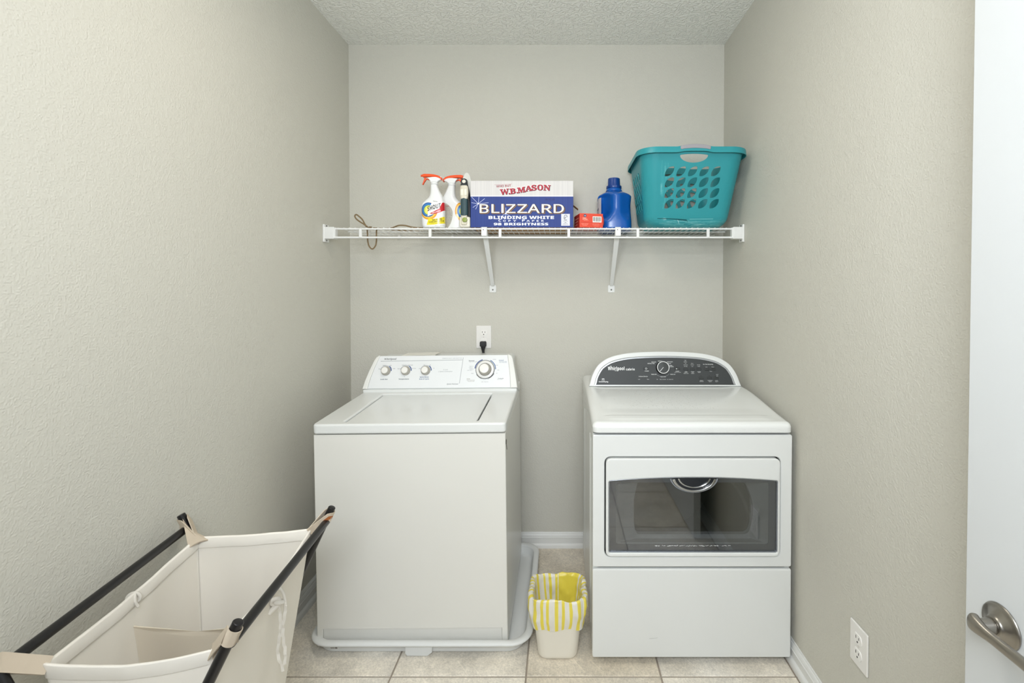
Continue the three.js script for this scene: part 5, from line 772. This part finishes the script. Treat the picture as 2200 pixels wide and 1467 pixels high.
/* ---------- folding laundry hamper ---------- */
{
  const o = [-0.80, 0, -1.07], t = thing('laundry_hamper', 'folding black tube laundry hamper holding a cream cotton bag with a divider', 'laundry hamper', o);
  const P = (x, y, z) => V(x - o[0], y - o[1], z - o[2]);
  const FL = P(-1.0075, 0.66, -1.282), FR = P(-0.655, 0.654, -1.329), NR = P(-0.602, 0.66, -0.868), NL = P(-0.952, 0.66, -0.808), r = 0.0098;
  const capped = (a, b) => { const d = b.clone().sub(a).normalize(), L = a.distanceTo(b), g = lathe([[0, 0], [r - 0.0015, 0], [r, 0.0015], [r, L - 0.0015], [r - 0.0015, L], [0, L]], 24); return g.applyQuaternion(new THREE.Quaternion().setFromUnitVectors(V(0, 1, 0), d)).translate(a.x, a.y, a.z); };
  const leg = (top, other, dz) => { const foot = V(other.x + (top.x - other.x) * 0.14, 0.009, other.z + dz), head = V(top.x, top.y, top.z + dz * 0.3), d = head.clone().sub(foot).normalize(); add('leg', capped(foot, head.clone().addScaledVector(d, 0.034)), mat.black, t); return { p: head, d }; };
  const lf = leg(FL, FR, -0.012), rf = leg(FR, FL, -0.034), rn = leg(NR, NL, 0.012), ln = leg(NL, NR, 0.034);
  for (const q of [V(0, 0, 0)]) { add('pivot_bolt', bar(lf.p.clone().lerp(P(-0.64, 0, -1.3), 0.5).add(V(0, 0, 0.022)), lf.p.clone().lerp(P(-0.64, 0, -1.3), 0.5).add(V(0, 0, -0.03)), 0.004, 10), mat.screw, t); add('pivot_bolt', bar(rn.p.clone().lerp(P(-0.952, 0, -0.84), 0.5).add(V(0, 0, 0.035)), rn.p.clone().lerp(P(-0.952, 0, -0.84), 0.5).add(V(0, 0, -0.02)), 0.004, 10), mat.screw, t); }
  const down = V(0, -0.008, 0);
  add('side_rail', capped(lf.p.clone().add(down), ln.p.clone().add(down)), mat.black, t);
  add('side_rail', capped(rf.p.clone().add(down), rn.p.clone().add(down)), mat.black, t);
  // bag
  const weave = dataTex(256, (u, v) => 0.5 + 0.25 * Math.sin(u * 2 * Math.PI * 64) + 0.25 * Math.sin(v * 2 * Math.PI * 64), false, [26, 14]);
  const cloth = MP(0xf7f2e7, 0.86, { bumpMap: weave, bumpScale: 0.00018, transmission: 0.18, thickness: 0, side: THREE.DoubleSide, sheen: 0.2, sheenRoughness: 0.8, sheenColor: 0xf2ead8 });
  const tape = M(0xd9cab4, 0.85, { bumpMap: weave, bumpScale: 0.00025, side: THREE.DoubleSide });
  const top = [P(-0.918, 0.632, -0.842), P(-0.652, 0.622, -0.888), P(-0.686, 0.637, -1.312), P(-0.972, 0.634, -1.274)], bot = [P(-0.885, 0.13, -0.90), P(-0.705, 0.13, -0.92), P(-0.752, 0.13, -1.262), P(-0.935, 0.13, -1.245)], sag = [0.014, 0.016, 0.004, 0.018], bow = [0.004, 0.004, 0.0, 0.013];
  const f1 = tileNoise(81, 16), f2 = tileNoise(82, 32), E = 44;
  const wallPt = (k, s, v, off) => {
    const a = top[k], b = top[(k + 1) % 4], c = bot[k], d = bot[(k + 1) % 4], T0 = a.clone().lerp(b, s), B0 = c.clone().lerp(d, s), n = V(b.z - a.z, 0, -(b.x - a.x)).normalize().negate();
    const par = 4 * s * (1 - s); T0.y -= sag[k] * par; T0.addScaledVector(n, bow[k] * par);
    const p = B0.lerp(T0, v), u = k + s, edge = Math.min(1, par * 1.6);
    const fold = 0.021 * (f1(u * 4, v * 1.2 + k) - 0.5) * edge * (1 - 0.75 * v) + 0.010 * (f2(u * 8 + v * 1.2, v * 2.2) - 0.5) * edge * (1 - 0.6 * v) + 0.006 * Math.sin(Math.PI * v) * edge;
    return p.addScaledVector(n, fold + off);
  };
  const ringAt = (v, off) => { const q = []; for (let k = 0; k < 4; k++) for (let i = 0; i < E; i++) q.push(wallPt(k, i / E, v, off)); return q; };
  // the four corners run near-left, near-right, far-right, far-left
  const outer = [], rows = 40; for (let j = 0; j <= rows; j++) outer.push(ringAt(j / rows, 0)); const inner = []; for (let j = rows; j >= 0; j--) inner.push(ringAt(j / rows, -0.0016));
  const bag = add('bag', loft([...outer, ...inner], { cap0: true, cap1: true }), cloth, t);
  const lift = (ring, dy) => ring.map((p) => { p.y += dy; return p; }), H = 0.052;
  add('hem', loft([ringAt(1 - H, 0.0012), ringAt(1 - H, 0.003), ringAt(1 - H / 2, 0.0032), lift(ringAt(1, 0.0028), -0.001), lift(ringAt(1, 0.0005), 0.0014), lift(ringAt(1, -0.003), 0.0006), lift(ringAt(1, -0.0048), -0.002), ringAt(1 - H / 2, -0.0054), ringAt(1 - H, -0.0056), ringAt(1 - H - 0.002, -0.003), ringAt(1 - H, -0.0018)]), MP(0xf7f2e7, 0.86, { bumpMap: weave, bumpScale: 0.00018, side: THREE.DoubleSide }), bag);
  for (let k = 0; k < 4; k++) add('seam', tube(Array.from({ length: 9 }, (_, i) => { const p = wallPt(k, 0, 0.94 - 0.9 * i / 8, 0), c = V(-0.01, 0, -0.005); p.x += (c.x - p.x) * 0.012; p.z += (c.z - p.z) * 0.012; return p; }), 0.0014, 40, 6), cloth, bag);
  // divider inside, its top edge hanging in a curve
  const L0 = P(-0.9665, 0.549, -1.056), R0 = P(-0.682, 0.530, -1.085), L1 = P(-0.914, 0.14, -1.068), R1 = P(-0.742, 0.14, -1.09), g1 = tileNoise(83, 16);
  const div = []; for (let j = 0; j <= 26; j++) { const v = j / 26, ring = [[], []]; for (let i = 0; i <= 36; i++) { const s = i / 36, p = L1.clone().lerp(R1, s).lerp(L0.clone().lerp(R0, s), v); p.y -= 4 * s * (1 - s) * 0.030 * v; const f = (0.022 * (g1(s * 4 + 0.9 * v, v * 0.8) - 0.5) * Math.min(1, 6 * s * (1 - s)) + 0.012 * Math.sin(9 * s + 4 * v) * 4 * s * (1 - s)) * (1 - 0.8 * sm(0.6, 1, v)) - 0.012 * 4 * s * (1 - s) * v; const th = 0.0009 + 0.0013 * sm(0.93, 0.96, v); ring[0].push(p.clone().add(V(0, 0, f + th))); ring[1].push(p.clone().add(V(0, 0, f - th))); } div.push([...ring[0], ...ring[1].reverse()]); }
  add('divider', loft(div, { cap0: false, cap1: true }), MP(0xdfd4c0, 0.86, { bumpMap: weave, bumpScale: 0.00018, transmission: 0.12, thickness: 0, side: THREE.DoubleSide }), bag, 'tan cloth divider');
  // corner loops of tape round the tube ends
  const loops = [[lf, top[3], 0.012], [rf, top[2], 0.010], [rn, top[1], 0.008], [ln, top[0], 0.008]];
  for (const [{ p, d }, corner, h] of loops) {
    const c = p.clone().addScaledVector(d, h), to = corner.clone().add(V(0, -0.008, 0)).sub(c), x = to.clone().addScaledVector(d, -to.dot(d)), y = d.clone(), L = Math.max(x.length(), 0.02), dip = to.dot(d); x.normalize(); const z = x.clone().cross(y);
    {
      const i = top.indexOf(corner), prev = top[(i + 3) % 4], next = top[(i + 1) % 4], inw = next.clone().add(prev).multiplyScalar(0.5).sub(corner).setY(0).normalize();
      const B0 = corner.clone().add(prev.clone().sub(corner).setLength(0.036)).add(V(0, -0.010, 0)).addScaledVector(inw, -0.001), B1 = corner.clone().add(next.clone().sub(corner).setLength(0.036)).add(V(0, -0.010, 0)).addScaledVector(inw, -0.001), up = V(0, 0.0075, 0);
      const A0 = p.clone().addScaledVector(d, h - 0.02).addScaledVector(inw, r * 0.9), A1 = p.clone().addScaledVector(d, h + 0.014).addScaledVector(inw, r * 0.9), swap = A0.distanceTo(B0) + A1.distanceTo(B1) > A0.distanceTo(B1) + A1.distanceTo(B0);
      const rows = []; for (let q = 0; q <= 10; q++) { const k = q / 10, a = A0.clone().lerp(swap ? B1 : B0, k), b = A1.clone().lerp(swap ? B0 : B1, k), line = []; for (let m = 0; m <= 8; m++) { const pt = a.clone().lerp(b, m / 8); pt.addScaledVector(up, Math.sin(Math.PI * m / 8) * 0.7 * (0.3 + k)); line.push(pt); } rows.push([...line.map((v) => v.clone().add(V(0, 0.0009, 0))), ...line.reverse().map((v) => v.clone().add(V(0, -0.0009, 0)))]); }
      if (corner === top[3]) add('corner_tab', toCreasedNormals(loft(rows, { cap0: true, cap1: true }), 0.8), tape, t);
    }
    const ro = r + 0.0022, A = Math.acos(Math.min(0.98, ro / (L + 0.004))), path = [];
    const tipA = V(L + 0.006, dip, 0.0018), tipB = V(L + 0.006, dip, -0.0018), t0 = V(ro * Math.cos(A), 0, ro * Math.sin(A)), t1 = V(ro * Math.cos(A), 0, -ro * Math.sin(A));
    for (let i = 0; i < 8; i++) path.push(tipA.clone().lerp(t0, i / 8));
    for (let i = 0; i <= 20; i++) { const a = A + (2 * Math.PI - 2 * A) * i / 20; path.push(V(ro * Math.cos(a), 0, ro * Math.sin(a))); }
    for (let i = 1; i <= 8; i++) path.push(t1.clone().lerp(tipB, i / 8));
    const w = path.map((q) => c.clone().addScaledVector(x, q.x).addScaledVector(y, q.y).addScaledVector(z, q.z));
    add('corner_loop', ribbon(w, 0.028, 0.0018, () => y), tape, t);
    if (corner === top[2]) { const m = w.reduce((q, v, i) => v.clone().sub(c).dot(V(0.7, 0.1, 0.7)) > w[q].clone().sub(c).dot(V(0.7, 0.1, 0.7)) ? i : q, 0), i0 = Math.max(1, m - 4); add('rust_stain', ribbon(w.slice(i0, i0 + 8).map((q) => q.clone().addScaledVector(q.clone().sub(c).normalize(), 0.0013)), 0.010, 0.0006, () => y), M(0xa55f2c, 0.9), t, 'rust-brown stain on the far right loop'); }
  }
  // knotted ties: a knot with two crumpled tails on the right, a small loop on the left
  const K = P(-0.6555, 0.588, -1.102), kr = rng(50);
  add('tie_knot', [new THREE.TorusKnotGeometry(0.0085, 0.0048, 60, 8, 2, 3).rotateX(0.7).translate(K.x + 0.003, K.y - 0.012, K.z + 0.006), bar(K.clone().add(V(-0.012, -0.034, 0.012)), K.clone().add(V(0.008, -0.014, 0.004)), 0.0062, 12), tube([K.clone().add(V(-0.004, 0.012, -0.004)), K.clone().add(V(0.006, 0.016, 0)), K.clone().add(V(0.014, 0.004, 0)), K.clone().add(V(0.018, -0.02, 0)), K.clone().add(V(0.018, -0.034, 0))], 0.0035, 20, 8)], cloth, bag);
  for (const [dx, n2, L] of [[0.004, 0, 0.155], [0.017, 1, 0.14]]) { const pts = [], m = 60; for (let i = 0; i <= m; i++) { const k = i / m; pts.push(K.clone().add(V(dx + 0.004 * Math.sin(k * 6 + n2 * 2) + (n2 ? -0.004 : 0.010) * sm(0.7, 1, k), -0.022 - L * k, 0.002 + 0.0012 * Math.sin(k * 40 + n2)))); } add('tie_tail', ribbon(pts, 0.0066, 0.0016, (k) => V(1, 0, 0.45 * Math.sin(k * 22 + n2) - 0.25)), cloth, bag); }
  const KL = wallPt(3, 0.47, 0.985, 0);
  add('tie_loop', [new THREE.TorusGeometry(0.012, 0.0036, 8, 24).rotateY(0.4).translate(KL.x - 0.002, KL.y - 0.006, KL.z), tube([KL.clone().add(V(0.004, 0.006, 0.003)), KL.clone().add(V(0.009, -0.008, 0.008)), KL.clone().add(V(0.012, -0.022, 0.004))], 0.003, 16, 8)], cloth, bag);
}

/* ---------- draw ---------- */
scene.traverse((o) => { if (o.isMesh) o.castShadow = o.receiveShadow = true; });
const renderer = new THREE.WebGLRenderer({ antialias: true });
renderer.shadowMap.enabled = true; renderer.shadowMap.type = THREE.PCFSoftShadowMap;
renderer.toneMapping = THREE.LinearToneMapping;
renderer.toneMappingExposure = EXPOSURE;
renderer.render(scene, camera);
